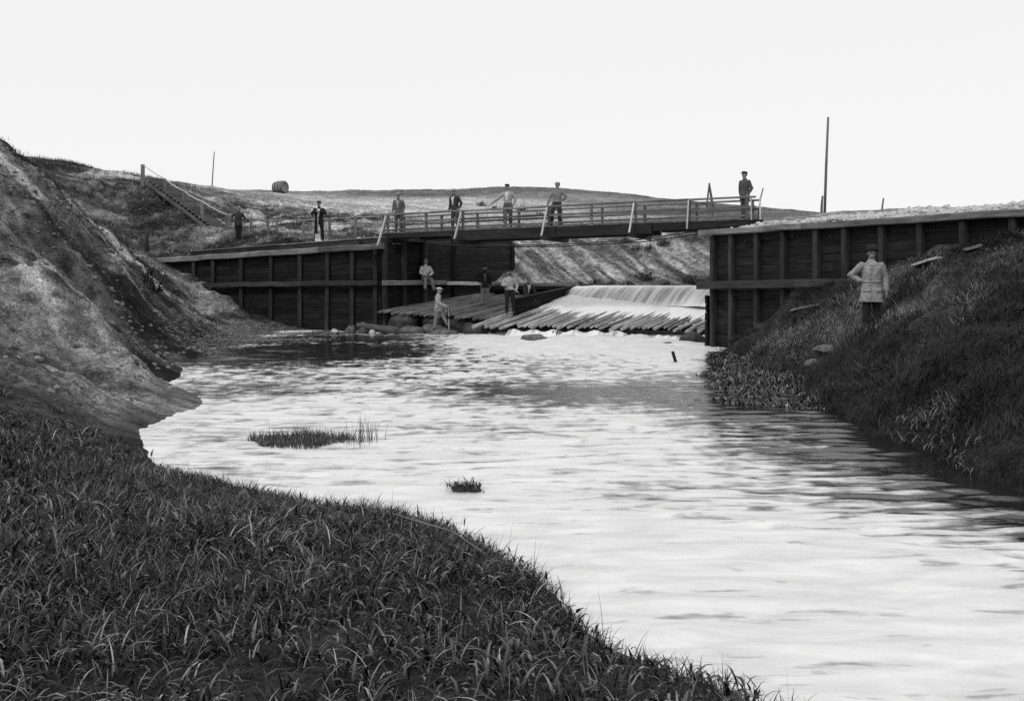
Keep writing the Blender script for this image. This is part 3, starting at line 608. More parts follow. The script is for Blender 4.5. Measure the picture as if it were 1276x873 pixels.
# water dropping through the logs under the front edge
vv = []; gcs = []; rvs = []; n1, n2 = 200, 8
for i in range(n1):
    t = .12+.86*i/(n1-1); p = FLb+(FRb-FLb)*t
    for j in range(n2):
        w = j/(n2-1); o = D*(.14-.34*w); vv.append((p[0]+o[0], p[1]+o[1]+.05*math.sin(i*.9)+.05*math.sin(i*.23), (.24-.34*w)*(.9+.2*math.sin(i*.37)))); gcs.append((t*10, w*.5, 0)); rvs.append(.22)
fi = np.arange(n1*n2).reshape(n1, n2); fq = np.stack([fi[:-1, :-1], fi[1:, :-1], fi[1:, 1:], fi[:-1, 1:]], -1).reshape(-1, 4)
tag(link('spill_water', npmesh('spill_water', np.array(vv), fq, gc=np.array(gcs), rv=np.array(rvs)), M['fall']), kind='structure')

# ------------------------------------------------------------------ footbridge
NLb, NRb = V(-5.36, 41.0), V(8.9, 35.5); bd = (NRb-NLb); BL = np.linalg.norm(bd); bd /= BL; bn = V(-bd[1], bd[0])
dz = lambda t: 4.08+.25*t+.02*math.sin(math.pi*t)
def bpt(t, o, z=0.): xy = NLb+bd*BL*t+bn*o; return V(xy[0], xy[1], dz(t)+z)
def bt(px, o=0.): return at_px(NLb+bn*o, NLb+bn*o+bd*BL, px)
BW = 1.5
br = thing('footbridge', (NLb[0], NLb[1], 3.6), 'narrow timber footbridge with plank railings spanning the weir', 'footbridge')
for o in (0., BW):
    mb = MB(); mb.beam(bpt(-.02, o, -.12), bpt(.215, o, -.14), .16, .2, n=2); mb.beam(bpt(.205, o, -.23), bpt(.495, o, -.24), .18, .40, n=2, wob=.004); mb.beam(bpt(.497, o, -.24), bpt(.745, o, -.23), .18, .38, n=2, wob=.004); mb.beam(bpt(.748, o, -.17), bpt(1.01, o, -.16), .16, .28, n=2)
    mb.build('girder', M['bridge_dark'], br)
mb = MB()
for i in range(62):
    t = (i+.5)/62; mb.beam(bpt(t, -.1, .0), bpt(t, BW+.1, .0), BL/62*.93, .05, chamfer=.05)
mb.build('deck', M['rail'], br)
stn = [bt(p) for p in (483, 531, 577, 630, 684, 737, 792, 859, 931)]
rz = lambda t: .76+.04*t
for o in (0., BW):
    for t in stn:
        mb = MB(); mb.beam(bpt(t, o, -.2), bpt(t, o, rz(t)-.03), .10, .085, up=np.append(bn, 0), n=2, wob=.008); mb.build('rail_post', M['rail'], br)
    s2 = [-.004]+stn[2:7:2]+[stn[7], .995]
    for nm, z_, w_, h_, mt in (('top_rail', None, .13, .07, 'cap'), ('mid_rail', .44, .035, .09, 'rail'), ('kerb_rail', .13, .07, .08, 'rail')):
        mb = MB()
        for t0, t1 in zip(s2[:-1], s2[1:]):
            oo = o-(.06 if nm == 'mid_rail' else 0)
            mb.beam(bpt(t0+.001, oo, rz(t0) if z_ is None else z_), bpt(t1-.001, oo, (rz(t1) if z_ is None else z_)+random.uniform(-.012, .012)), w_, h_, n=2, wob=.008)
        mb.build(nm, M[mt], br)
for px in (577, 684, 792):
    t = bt(px); mb = MB(); mb.beam(bpt(t, -.75, -.47), bpt(t, BW+.75, -.47), .2, .17, n=2); mb.build('needle_beam', M['bridge_dark'], br)
    for o, e in ((0., -.68), (BW, BW+.68)):
        mb = MB(); mb.beam(bpt(t-.005, e, -.42), bpt(t-.003, o+(-.08 if e < 0 else .08), rz(t)-.05), .10, .055, up=np.append(bd, 0)); mb.build('outrigger_brace', M['pale_wood'], br)
    for o in (0., BW):
        mb = MB(); mb.beam(bpt(t, o-.12, -.40), bpt(t, o-.12, -.80), .34, .3); mb.build('hanger_block', M['bridge_dark'], br)
t = stn[0]; mb = MB(); mb.beam(bpt(t-.004, -.75, -.55), bpt(t-.002, -.08, rz(t)-.05), .1, .06, up=np.append(bd, 0)); mb.build('outrigger_brace', M['pale_wood'], br)
for px in (859, 937, 948):
    t = bt(px); mb = MB(); mb.beam(bpt(t, -.02-(.45 if px == 859 else .12), -.3 if px == 859 else -.05), bpt(t-.001, -.07, rz(t)-.03), .07, .05, up=np.append(bd, 0)); mb.build('outrigger_brace', M['pale_wood'], br)
t = bt(876, BW); mb = MB(); mb.beam(bpt(t, BW+.05, -.1), bpt(t, BW+.05, rz(t)), .2, .05, up=np.append(bn, 0)); mb.build('pale_post', M['bleached'], br)
for o in (0., BW):
    mb = MB(); ts = [stn[0]+.02, stn[2], stn[4], stn[6], .96]; zs = [-.25, -.64, -.72, -.64, -.2]
    mb.rod([bpt(a_, o, z_) for a_, z_ in zip(ts, zs)], .022, sides=6); mb.build('tie_rod', M['iron'], br)
# header logs carrying the left end
for (o0, o1, pxs, nm) in ((-.55, .5, -.034, 'bearing_log'),):
    lg = thing('bearing_log', bpt(-.02, 0, -.42), 'thick round log end lying on the wall corner left of the footbridge', 'log')
    make_log(bpt(-.07, -.15, -.40), bpt(.012, .35, -.40), .15, .15, 'log_body', lg, 'tar')
p0, p1 = V(*P(507, 297, 41.6)), V(*P(528, 296, 42.4))
lg = thing('bearing_log', p0, 'pale-barked round log under the left end of the footbridge', 'log')
make_log(p0, p1, .16, .15, 'log_body', lg, 'cap')

# ------------------------------------------------------------------ people
def mesh_tube(bm, pts, rad, side=(1, 0, 0), n=14, flat=False):
    """rounded tube through pts; rad = (r_side, r_other) per point"""
    pts = [Vector(p) for p in pts]; rad = [(r, r) if not isinstance(r, tuple) else r for r in rad]
    d0 = (pts[1]-pts[0]).normalized(); d1 = (pts[-1]-pts[-2]).normalized()
    P2, R2 = [], []
    for k_, f_ in ((1., .12), (.85, .53), (.5, .87)): P2.append(pts[0]-d0*min(rad[0])*k_*.8); R2.append((rad[0][0]*f_, rad[0][1]*f_))
    if flat: P2, R2 = [], []
    P2 += pts; R2 += rad
    for k_, f_ in ((.5, .87), (.85, .53), (1., .12)): P2.append(pts[-1]+d1*min(rad[-1])*k_*.8); R2.append((rad[-1][0]*f_, rad[-1][1]*f_))
    rings = []
    for i, p in enumerate(P2):
        d = (P2[min(i+1, len(P2)-1)]-P2[max(i-1, 0)]).normalized()
        s_ = Vector(side); s_ = s_-d*s_.dot(d)
        if s_.length < .05: s_ = Vector((0, 1, 0)); s_ = s_-d*s_.dot(d)
        s_.normalize(); t_ = d.cross(s_)
        rings.append([bm.verts.new(p+s_*math.cos(2*math.pi*j/n)*R2[i][0]+t_*math.sin(2*math.pi*j/n)*R2[i][1]) for j in range(n)])
    for a_, b2 in zip(rings[:-1], rings[1:]):
        for j in range(n): bm.faces.new((a_[j], a_[(j+1) % n], b2[(j+1) % n], b2[j]))
    bm.faces.new(rings[0][::-1]); bm.faces.new(rings[-1])
def ellipsoid(bm, c, r, rot=None):
    mt = Matrix.Translation(c) @ (rot or Matrix()) @ Matrix.Diagonal((r[0], r[1], r[2], 1)); bmesh.ops.create_uvsphere(bm, u_segments=16, v_segments=10, radius=1, matrix=mt)
def finish(bm, name, mat, parent, voxel=None, smooth_it=2, fold=0., fseed=0, extra=None):
    bmesh.ops.recalc_face_normals(bm, faces=bm.faces)
    me = bpy.data.meshes.new(name); bm.to_mesh(me); bm.free()
    if voxel:
        o = bpy.data.objects.new('tmp', me); COL.objects.link(o)
        r = o.modifiers.new('r', 'REMESH'); r.mode = 'VOXEL'; r.voxel_size = voxel
        s_ = o.modifiers.new('s', 'SMOOTH'); s_.iterations = smooth_it; s_.factor = .5
        dg = bpy.context.evaluated_depsgraph_get(); dg.update(); me2 = bpy.data.meshes.new_from_object(o.evaluated_get(dg)); me2.name = name
        bpy.data.objects.remove(o); bpy.data.meshes.remove(me); me = me2
    if fold:
        for v in me.vertices:
            c = v.co; d = mnoise.noise((c.x*9+fseed, c.y*9, c.z*6))+.6*mnoise.noise((c.x*17, c.y*17+fseed, c.z*26))
            v.co = c+v.normal*d*fold
    if extra:
        b2 = bmesh.new(); b2.from_mesh(me); extra(b2); bmesh.ops.recalc_face_normals(b2, faces=b2.faces); b2.to_mesh(me); b2.free()
    me.polygons.foreach_set('use_smooth', np.ones(len(me.polygons), bool))
    return link(name, me, mat, parent)
STAND = dict(hip=(0, 0, .92), lean=(0, 0), sh_l=(-.19, 0, 1.42), sh_r=(.19, 0, 1.42), el_l=(-.25, .02, 1.13), el_r=(.25, .02, 1.13), wr_l=(-.25, -.06, .88), wr_r=(.25, -.06, .88),
             kn_l=(-.11, -.02, .49), kn_r=(.11, -.02, .49), an_l=(-.12, .0, .08), an_r=(.12, 0, .08), toe_l=(-.04, -1), toe_r=(.04, -1), head=(0, 0, 0), hyaw=0.)
def person(loc, yaw, scale, label, pose, coat='black_cloth', trousers='black_cloth', cap='cap', capm='charcoal_cloth', shirt=None, hem=.80, flare=1.0, vox=.018, beard=False, belt=False, group='people posing around the weir', sleeves=True, curl=.5):
    J = dict(STAND); J.update(pose); hx, hy, hz = J['hip']; lx, ly = J['lean']
    root = thing('person', loc, label, 'person', group); root.rotation_euler = (0, 0, yaw); root.scale = (scale,)*3
    def tor(z, k_=1.):          # a point of the spine, z above the hip at standing height .92
        f_ = z-.92; return (hx+lx*f_, hy+ly*f_, hz+f_)
    nb = tor(1.46); hc = Vector(tor(1.625))+Vector(J['head']); hc = (hc.x, hc.y-.02, hc.z)
    shl = Vector(tor(1.385))+Vector((-.175, 0, 0)); shr = Vector(tor(1.385))+Vector((.175, 0, 0))
    if 'sh_l' in pose: shl = Vector(pose['sh_l'])
    if 'sh_r' in pose: shr = Vector(pose['sh_r'])
    hl = Vector((hx-.09, hy, hz-.02)); hr = Vector((hx+.09, hy, hz-.02))
    HM = Matrix.Rotation(J['hyaw'], 4, 'Z')
    hp = lambda v: Vector(hc)+HM.to_3x3()@Vector(v)
    fr = lambda e, w: (Vector(w)-Vector(e)).normalized()
    bm = bmesh.new()
    mesh_tube(bm, [tor(.90), tor(1.0), tor(1.12), tor(1.28), tor(1.39), tor(1.45)], [(.155, .11), (.15, .105), (.135, .10), (.165, .115), (.165, .10), (.07, .07)])
    mesh_tube(bm, [nb, tor(1.53), hc], [.062, .056, .058])
    ellipsoid(bm, hp((0, .01, .025)), (.077, .096, .105)); ellipsoid(bm, hp((0, -.025, -.05)), (.058, .066, .068)); ellipsoid(bm, hp((0, -.098, -.005)), (.014, .022, .026)); ellipsoid(bm, hp((0, -.075, .035)), (.055, .025, .012)); ellipsoid(bm, hp((0, -.082, -.055)), (.026, .014, .010))
    for s_ in (-1, 1): ellipsoid(bm, hp((s_*.08, .012, -.005)), (.012, .022, .033))
    for sh, el, wr in ((shl, J['el_l'], J['wr_l']), (shr, J['el_r'], J['wr_r'])):
        mesh_tube(bm, [sh, (Vector(sh)+Vector(el))/2, el, (Vector(el)*.6+Vector(wr)*.4), wr], [.058, .05, .042, .042, .028]); d = fr(el, wr)
        mesh_tube(bm, [Vector(wr), Vector(wr)+d*.05, Vector(wr)+d*.09], [(.026, .022), (.040, .02), (.038, .018)], side=(0, 1, 0))
    for h_, kn, an, to in ((hl, J['kn_l'], J['an_l'], J['toe_l']), (hr, J['kn_r'], J['an_r'], J['toe_r'])):
        mesh_tube(bm, [h_, (Vector(h_)+Vector(kn))/2, kn, Vector(kn)*.65+Vector(an)*.35, an], [.085, .075, .055, .055, .038])
        t_ = Vector((to[0], to[1], 0)).normalized(); mesh_tube(bm, [Vector(an)+Vector((0, 0, -.02))-t_*.03, Vector(an)+t_*.10+Vector((0, 0, -.045))], [.036, .03])
    def fingers(b2):
        for sgn, el, wr in ((-1, J['el_l'], J['wr_l']), (1, J['el_r'], J['wr_r'])):
            d = fr(el, wr); sd_ = Vector((0, 1, 0)); sd_ = (sd_-d*sd_.dot(d)).normalized(); inn_ = d.cross(sd_)*(-sgn)
            if inn_.x*sgn > 0: inn_ = -inn_
            for i_, L_ in enumerate((.075, .085, .08, .062)):
                b0 = Vector(wr)+d*.085+sd_*(-.030+.02*i_); m1 = b0+d*L_*.5+inn_*L_*.15*curl; m2 = m1+(d*(1-curl*.6)+inn_*curl).normalized()*L_*.5
                mesh_tube(b2, [b0, m1, m2], [.0095, .009, .007], n=6)
            b0 = Vector(wr)+d*.03-sd_*.025; mesh_tube(b2, [b0, b0+(d*.6-sd_*.5+inn_*.3).normalized()*.04, b0+(d-sd_*.35+inn_*.5).normalized()*.072], [.013, .011, .008], n=6)
    finish(bm, 'body', M['skin'], root, max(vox*.7, .009), 2, extra=fingers)
    for s_ in (-1, 1):
        bm = bmesh.new(); ellipsoid(bm, hp((s_*.032, -.083, .012)), (.012, .008, .008)); finish(bm, 'eye', M['hair'], root)
    # jacket
    bm = bmesh.new(); fl = flare
    hemp = []; 
    base_pts = [tor(hem), tor((hem+1.02)/2), tor(1.06), tor(1.2), tor(1.32), tor(1.41), tor(1.47)] if hem < .98 else [tor(hem), tor(1.1), tor(1.2), tor(1.32), tor(1.41), tor(1.47)]
    rr = [(.2*fl, .165*fl), (.185, .15), (.165, .132), (.185, .14), (.19, .135), (.145, .105), (.075, .08)]
    if hem < .7: rr = [(.2*fl, .165*fl), (.212, .172), (.188, .15), (.198, .148), (.196, .138), (.15, .108), (.075, .08)]
    if hem >= .98: rr = [(.165, .125), (.165, .13), (.18, .138), (.188, .132), (.14, .10), (.075, .08)]
    mesh_tube(bm, base_pts, rr, n=20, flat=True)
    if sleeves:
        for sh, el, wr in ((shl, J['el_l'], J['wr_l']), (shr, J['el_r'], J['wr_r'])):
            d = fr(el, wr); mesh_tube(bm, [sh, (Vector(sh)+Vector(el))/2, el, (Vector(el)+Vector(wr))/2, Vector(wr)-d*.01], [k_*(1.13 if hem < .7 else 1) for k_ in (.070, .066, .062, .056, .046)])
    coat_ob = finish(bm, 'coat' if hem < .7 else 'jacket', M[coat], root, vox, 2, fold=.011, fseed=random.uniform(0, 50))
    # trousers
    bm = bmesh.new(); mesh_tube(bm, [tor(.86), tor(.98)], [(.15, .12), (.15, .115)])
    for h_, kn, an in ((hl, J['kn_l'], J['an_l']), (hr, J['kn_r'], J['an_r'])):
        mesh_tube(bm, [h_, (Vector(h_)+Vector(kn))/2, kn, (Vector(kn)+Vector(an))/2, Vector(an)+(Vector(kn)-Vector(an)).normalized()*.03], [.108, .094, .078, .074, .066])
    finish(bm, 'trousers', M[trousers], root, vox, 2, fold=.009, fseed=random.uniform(0, 50))
    for an, to in ((J['an_l'], J['toe_l']), (J['an_r'], J['toe_r'])):
        t_ = Vector((to[0], to[1], 0)).normalized(); bm = bmesh.new()
        mesh_tube(bm, [Vector(an)+Vector((0, 0, .03)), Vector(an)+Vector((0, 0, -.03))], [.052, .048]); mesh_tube(bm, [Vector(an)+Vector((0, 0, -.045))-t_*.04, Vector(an)+t_*.08+Vector((0, 0, -.045)), Vector(an)+t_*.16+Vector((0, 0, -.052))], [(.04, .034), (.046, .032), (.038, .024)], side=(t_.y, -t_.x, 0))
        finish(bm, 'shoe', M['boot'], root, .014, 2)
    # hair, headgear
    bm = bmesh.new(); ellipsoid(bm, hp((0, .03, .035)), (.082, .09, .098)); finish(bm, 'hair', M['hair'], root)
    if cap == 'cap':
        bm = bmesh.new(); ellipsoid(bm, hp((0, .008, .092)), (.105, .125, .042), Matrix.Rotation(R(-6), 4, 'X')); ellipsoid(bm, hp((0, .0, .07)), (.088, .105, .036)); cap_ob = finish(bm, 'cap', M[capm], root, .012, 2)
        bm = bmesh.new(); ellipsoid(bm, hp((0, -.125, .062)), (.068, .055, .010), Matrix.Rotation(R(14), 4, 'X')); finish(bm, 'visor', M[capm], cap_ob)
    elif cap == 'hat':
        bm = bmesh.new(); prof = [(.0, .135), (.05, .150), (.085, .135), (.097, .09), (.099, .045), (.100, .038), (.135, .033), (.148, .040), (.149, .034), (.135, .024), (.09, .028)]
        rings = [[bm.verts.new(hp((max(r_, .002)*math.cos(2*math.pi*j/24), max(r_, .002)*1.14*math.sin(2*math.pi*j/24), z_+.025-(.012*math.sin(2*math.pi*j/24) if r_ > .12 else 0)-(.022*math.exp(-(math.cos(2*math.pi*j/24)*r_/.03)**2) if z_ > .13 else 0)))) for j in range(24)] for r_, z_ in prof]
        for a_, b2 in zip(rings[:-1], rings[1:]):
            for j in range(24): bm.faces.new((a_[j], a_[(j+1) % 24], b2[(j+1) % 24], b2[j]))
        bm.faces.new(rings[0]); finish(bm, 'hat', M[capm], root)
    if beard:
        bm = bmesh.new(); ellipsoid(bm, hp((0, -.045, -.075)), (.06, .06, .055)); finish(bm, 'beard', M['hair'], root, .014, 2)
    if shirt:
        bm = bmesh.new(); z0, z1 = (1.05, 1.45); fy = -.148
        for (w_, za) in (): pass
        rows = []
        for i_ in range(9):
            z_ = z0+(z1-z0)*i_/8; c_ = Vector(tor(z_)); dep = -.147 if z_ < 1.33 else -.147+(z_-1.33)*.62; w_ = .02+.055*(i_/8)
            rows.append([bm.verts.new((c_.x+w_*u_, c_.y+dep+abs(u_)*.006+w, c_.z)) for w in (0, .03) for u_ in (-1, -.5, 0, .5, 1)])
        for a_, b2 in zip(rows[:-1], rows[1:]):
            for j in range(4): bm.faces.new((a_[j], a_[j+1], b2[j+1], b2[j])); bm.faces.new((a_[5+j], b2[5+j], b2[6+j], a_[6+j]))
            bm.faces.new((a_[0], b2[0], b2[5], a_[5])); bm.faces.new((a_[4], a_[9], b2[9], b2[4]))
        for r_ in (rows[0], rows[-1]): bm.faces.new([r_[j] for j in (0, 1, 2, 3, 4, 9, 8, 7, 6, 5)])
        finish(bm, 'shirt_front', M[shirt], coat_ob)
    if belt:
        def onto(x_, z_, lift):         # a point on the front of the coat
            ok, loc_, nor_, _ = coat_ob.ray_cast(Vector((x_, -1, z_)), Vector((0, 1, 0)))
            return (loc_+nor_*lift) if ok else None
        def patch(name, pts_in):
            g = [[onto(x_, z_, lf_) for x_, z_ in row] for lf_ in (.009,) for row in pts_in]; g2 = [[onto(x_, z_, -.006) for x_, z_ in row] for row in pts_in]
            b2 = bmesh.new(); A = [[b2.verts.new(p) if p else None for p in r_] for r_ in g]; B = [[b2.verts.new(p) if p else None for p in r_] for r_ in g2]
            nr, nc = len(A), len(A[0])
            def face(*v):
                if all(v): b2.faces.new(v)
            for i_ in range(nr-1):
                for j in range(nc-1): face(A[i_][j], A[i_][j+1], A[i_+1][j+1], A[i_+1][j])
            for j in range(nc-1): face(A[0][j], B[0][j], B[0][j+1], A[0][j+1]); face(A[-1][j], A[-1][j+1], B[-1][j+1], B[-1][j])
            for i_ in range(nr-1): face(A[i_][0], A[i_+1][0], B[i_+1][0], B[i_][0]); face(A[i_][-1], B[i_][-1], B[i_+1][-1], A[i_+1][-1])
            finish(b2, name, M[coat], coat_ob)
        patch('belt', [[(-.165+.33*j/20, 1.045+dz_+.004*math.sin(j)) for j in range(21)] for dz_ in (-.022, 0, .022)])
        for s_ in (-1, 1): patch('pocket_flap', [[(s_*.115-.06+.12*j/8, .865+dz_-.012*s_*0) for j in range(9)] for dz_ in (-.03, 0, .03)])
        patch('coat_front_edge', [[(-.062+.01*j+.02*(i_/14), .66+.66*i_/14) for j in range(2)] for i_ in range(15)])
        for s_ in (-1, 1): patch('collar', [[(s_*(.01+.02*i_+.055*j/5), 1.35+.026*i_+.018*j/5) for j in range(6)] for i_ in range(4)])
        for i_ in range(4):
            bm = bmesh.new(); ellipsoid(bm, (-.055, -.152, 1.30-.11*i_), (.011, .006, .011)); finish(bm, 'button', M['hair'], coat_ob)
    return root
def gz(x, y): return float(terrain(np.array([x]), np.array([y]))[0][0])

# man in the raincoat, right bank
gx_, gy_ = P(1086, 415, 20)[:2]
person((gx_, gy_, gz(gx_, gy_)), R(-6), 1.0, 'man in pale belted raincoat and dark hat, hand on hip on the right grass bank', dict(el_l=(-.41, .05, 1.17), wr_l=(-.22, .0, 1.06), el_r=(.28, .03, 1.12), wr_r=(.27, -.08, .86), kn_l=(-.10, -.02, .5), an_l=(-.11, 0, .08), kn_r=(.10, 0, .5), an_r=(.12, 0, .08)), 'raincoat', 'black_cloth', 'hat', 'felt', hem=.63, flare=1.22, vox=.012, belt=True)
# on the terrace and hill
def stand(px, pyfeet, Y, **k): x, y, z_ = P(px, pyfeet, Y); return (x, y, z_)
x, y, z_ = P(297, 290, 48.6)
person((x, y, gz(x, y)-.02), R(20), .98, 'man in dark jacket with bent arms behind the fence below the hillside stairs', dict(lean=(.02, -.1), el_l=(-.34, -.02, 1.2), wr_l=(-.26, -.2, 1.08), el_r=(.33, .02, 1.16), wr_r=(.33, -.16, .98), kn_l=(-.07, -.04, .49), an_l=(-.06, 0, .08), kn_r=(.07, 0, .49), an_r=(.06, .02, .08)), 'charcoal_cloth', 'black_cloth', 'cap', 'light_cloth')
x, y, z_ = P(397.5, 306, 42.75)
z_ = 3.83
person((x, y, z_), R(0), 1.0, 'man in dark suit and cap leaning on an upright shovel atop the left wall', dict(el_l=(-.30, -.03, 1.2), wr_l=(-.08, -.24, 1.28), el_r=(.30, -.03, 1.2), wr_r=(.08, -.24, 1.26), kn_l=(-.13, -.02, .49), kn_r=(.14, -.02, .49), an_l=(-.16, 0, .08), an_r=(.17, 0, .08), toe_l=(-.3, -1), toe_r=(.4, -1)), 'black_cloth', 'black_cloth', 'cap', 'charcoal_cloth', shirt='pale_cloth')
sv = thing('shovel', (x, y-.26, z_-.02), 'long-handled shovel with bright blade held upright by the man on the left wall', 'shovel')
MB().rod([(x, y-.26, z_+.28), (x+.005, y-.25, z_+1.27)], .017, .017, sides=8).build('handle', M['pale_wood'], sv)
bm = bmesh.new(); bmesh.ops.create_grid(bm, x_segments=6, y_segments=6, size=.5)
for v in bm.verts: xx, yy = v.co.x, v.co.y; w_ = .24*(1-.25*max(0, -yy-.2)); v.co = Vector((xx*w_*1., -.03-.10*xx*xx, .17+yy*.32))
bmesh.ops.solidify(bm, geom=bm.faces[:], thickness=.006); finish(bm, 'blade', M['steel'], sv)
# on the bridge
def onb(px, o): t = bt(px, o); p = bpt(t, o, .03); return tuple(p)
ba = math.atan2(bd[1], bd[0])
person(onb(497, .75), ba+R(10), .97, 'man in open grey jacket, farthest left on the footbridge', dict(lean=(0, -.12), el_l=(-.24, -.02, 1.14), wr_l=(-.22, -.2, .93), el_r=(.24, .0, 1.13), wr_r=(.22, -.12, .9)), 'grey_cloth', 'slate_cloth', 'cap', 'light_cloth', shirt='light_cloth')
person(onb(567, .8), ba+R(-12), 1.0, 'man in open jacket over white shirt, second from left on footbridge', dict(lean=(-.05, -.05), el_l=(-.25, .02, 1.13), wr_l=(-.25, -.08, .88), el_r=(.29, .06, 1.14), wr_r=(.27, -.06, .94), an_r=(.16, 0, .08), an_l=(-.12, 0, .08)), 'charcoal_cloth', 'slate_cloth', 'cap', 'pale_cloth', shirt='pale_cloth')
person(onb(633, .35), ba+R(4), 1.0, 'man in light shirt reaching one arm out along the footbridge rail', dict(lean=(-.03, -.03), el_l=(-.42, -.06, 1.17), wr_l=(-.66, -.14, .98), el_r=(.29, .06, 1.16), wr_r=(.24, .0, .95), sh_l=(-.18, 0, 1.4)), 'light_cloth', 'slate_cloth', 'cap', 'charcoal_cloth', shirt='pale_cloth', hem=.98)
person(onb(694, .4), ba+R(0), .98, 'man in grey shirt and flat cap, hand on hip, above the middle of the footbridge', dict(lean=(.06, -.06), el_l=(-.28, -.06, 1.13), wr_l=(-.33, -.2, .86), el_r=(.38, .04, 1.18), wr_r=(.22, .0, 1.02), kn_l=(-.16, -.12, .52), an_l=(-.24, .04, .08), kn_r=(.10, 0, .49), an_r=(.12, .02, .08), hyaw=R(-30)), 'mid_cloth', 'charcoal_cloth', 'cap', 'light_cloth', hem=.96)
p = onb(928, .9)
person(p, ba+R(-30), 1.03, 'man in long buttoned dark coat and peaked cap, at the right end of the footbridge', dict(el_l=(-.26, .06, 1.13), wr_l=(-.2, .02, .9), el_r=(.27, .05, 1.13), wr_r=(.22, -.08, .92), an_l=(-.07, 0, .08), an_r=(.07, 0, .08), kn_l=(-.08, 0, .49), kn_r=(.08, 0, .49), hyaw=R(-15)), 'slate_cloth', 'slate_cloth', 'cap', 'charcoal_cloth', hem=.74)
# around the aprons
sp = W1+D*2.3+sf*.34
person((sp[0]-.02, sp[1]-.05, 2.12-.80), R(22), 1.0, 'young man in grey jersey sitting on the side wall ledge with legs hanging', dict(hip=(0, .06, .90), lean=(0, -.03), el_l=(-.27, -.08, 1.12), wr_l=(-.06, -.26, 1.06), el_r=(.27, -.08, 1.12), wr_r=(.08, -.25, 1.02), kn_l=(-.12, -.36, .86), an_l=(-.13, -.34, .44), kn_r=(.16, -.36, .84), an_r=(.26, -.36, .41)), 'pale_cloth', 'mid_cloth', None, hem=.98)
x, y, z_ = P(546, 412, 38.9)
person((x, y, .12), R(70), .98, 'man in light jacket and pale cap stepping over rocks, hand on a post', dict(lean=(0, -.02), el_l=(-.24, -.1, 1.15), wr_l=(-.14, -.42, 1.0), el_r=(.24, .02, 1.14), wr_r=(.26, -.1, .9), kn_l=(-.09, .06, .5), an_l=(-.1, .13, .09), kn_r=(.10, -.22, .53), an_r=(.1, -.40, .22), toe_r=(0, -1)), 'light_cloth', 'mid_cloth', 'cap', 'pale_cloth', shirt='charcoal_cloth')
def apz(x, y):      # upper apron surface
    f0t = ((V(x, y)-FLa[:2])@(FRa-FLa)[:2])/((FRa-FLa)[:2]@(FRa-FLa)[:2]); f0 = FLa+(FRa-FLa)*f0t
    base = (V(x, y)-CL)@D; Lf = (CL-f0[:2])@D; k_ = 1+(base)/max(Lf, 1)   # 0 at front, 1 at the sill
    fr_ = max(0, min(1, (V(x, y)-f0[:2])@D/max(Lf, 1))); return f0[2]+(1.5-f0[2])*fr_+.06
x, y, z_ = P(604, 378, 41.4)
person((x, y, apz(x, y)), R(8), .99, 'man in black jacket, elbow out, on the dry log apron', dict(el_l=(-.36, .03, 1.17), wr_l=(-.2, -.06, 1.02), el_r=(.26, .04, 1.13), wr_r=(.24, -.02, .9), kn_l=(-.09, -.02, .49), an_l=(-.11, 0, .08), kn_r=(.13, -.02, .49), an_r=(.17, 0, .08), toe_l=(-.3, -1), toe_r=(.3, -1)), 'black_cloth', 'mid_cloth', 'cap', 'black_cloth', shirt='grey_cloth', beard=True)
x, y, z_ = P(635, 391, 38.75)
zz_ = float(apron_z(np.array(x), np.array(y))[0])
person((x, y, max(z_, zz_+.06)), R(5), 1.0, 'bearded man in pale shirt holding a stick across his body by the spillway', dict(lean=(0, -.05), el_l=(-.29, -.04, 1.14), wr_l=(-.14, -.25, 1.12), el_r=(.30, -.02, 1.12), wr_r=(.24, -.23, .93), an_l=(-.11, 0, .08), an_r=(.17, 0, .08), kn_r=(.13, 0, .49)), 'light_cloth', 'black_cloth', 'cap', 'black_cloth', hem=.95, beard=True)
st_ = thing('stick', (x, y-.3, z_+1), 'pale stick held slantwise by the bearded man beside the spillway', 'stick')
MB().rod([(x-.24, y-.30, max(z_, zz_+.06)+1.24), (x+.36, y-.30, max(z_, zz_+.06)+.84)], .017, sides=7).build('shaft', M['bleached'], st_)
tp = CA-D*2.75-sf*.42
person((tp[0], tp[1], apz(tp[0], tp[1])-.02), R(25), .98, 'bareheaded young man in dark jacket kneeling behind the sloping plank wall', dict(hip=(0, .08, .52), lean=(0, -.32), el_l=(-.24, -.26, .66), wr_l=(-.16, -.36, .46), el_r=(.26, -.26, .66), wr_r=(.2, -.36, .46), kn_l=(-.12, -.02, .07), an_l=(-.12, .36, .08), kn_r=(.12, -.02, .07), an_r=(.12, .36, .08), toe_l=(0, 1), toe_r=(0, 1)), 'charcoal_cloth', 'black_cloth', None, shirt='pale_cloth', hem=.84)
# post the stepping man holds
x, y, z_ = P(560, 381, 38.8)
MBp = thing('mooring_post', (x, y, 0), 'slim split post standing in the rocks, gripped by the stepping man', 'post')
MB().beam((x, y, -.3), (x-.03, y, z_-.0), .13, .09, n=3, wob=.01).build('shaft', M['tar_post'], MBp)
MB().beam((x+.0, y-.055, -.3), (x-.03, y-.055, z_-.02), .035, .02, n=2).build('pale_edge', M['bleached'], MBp)

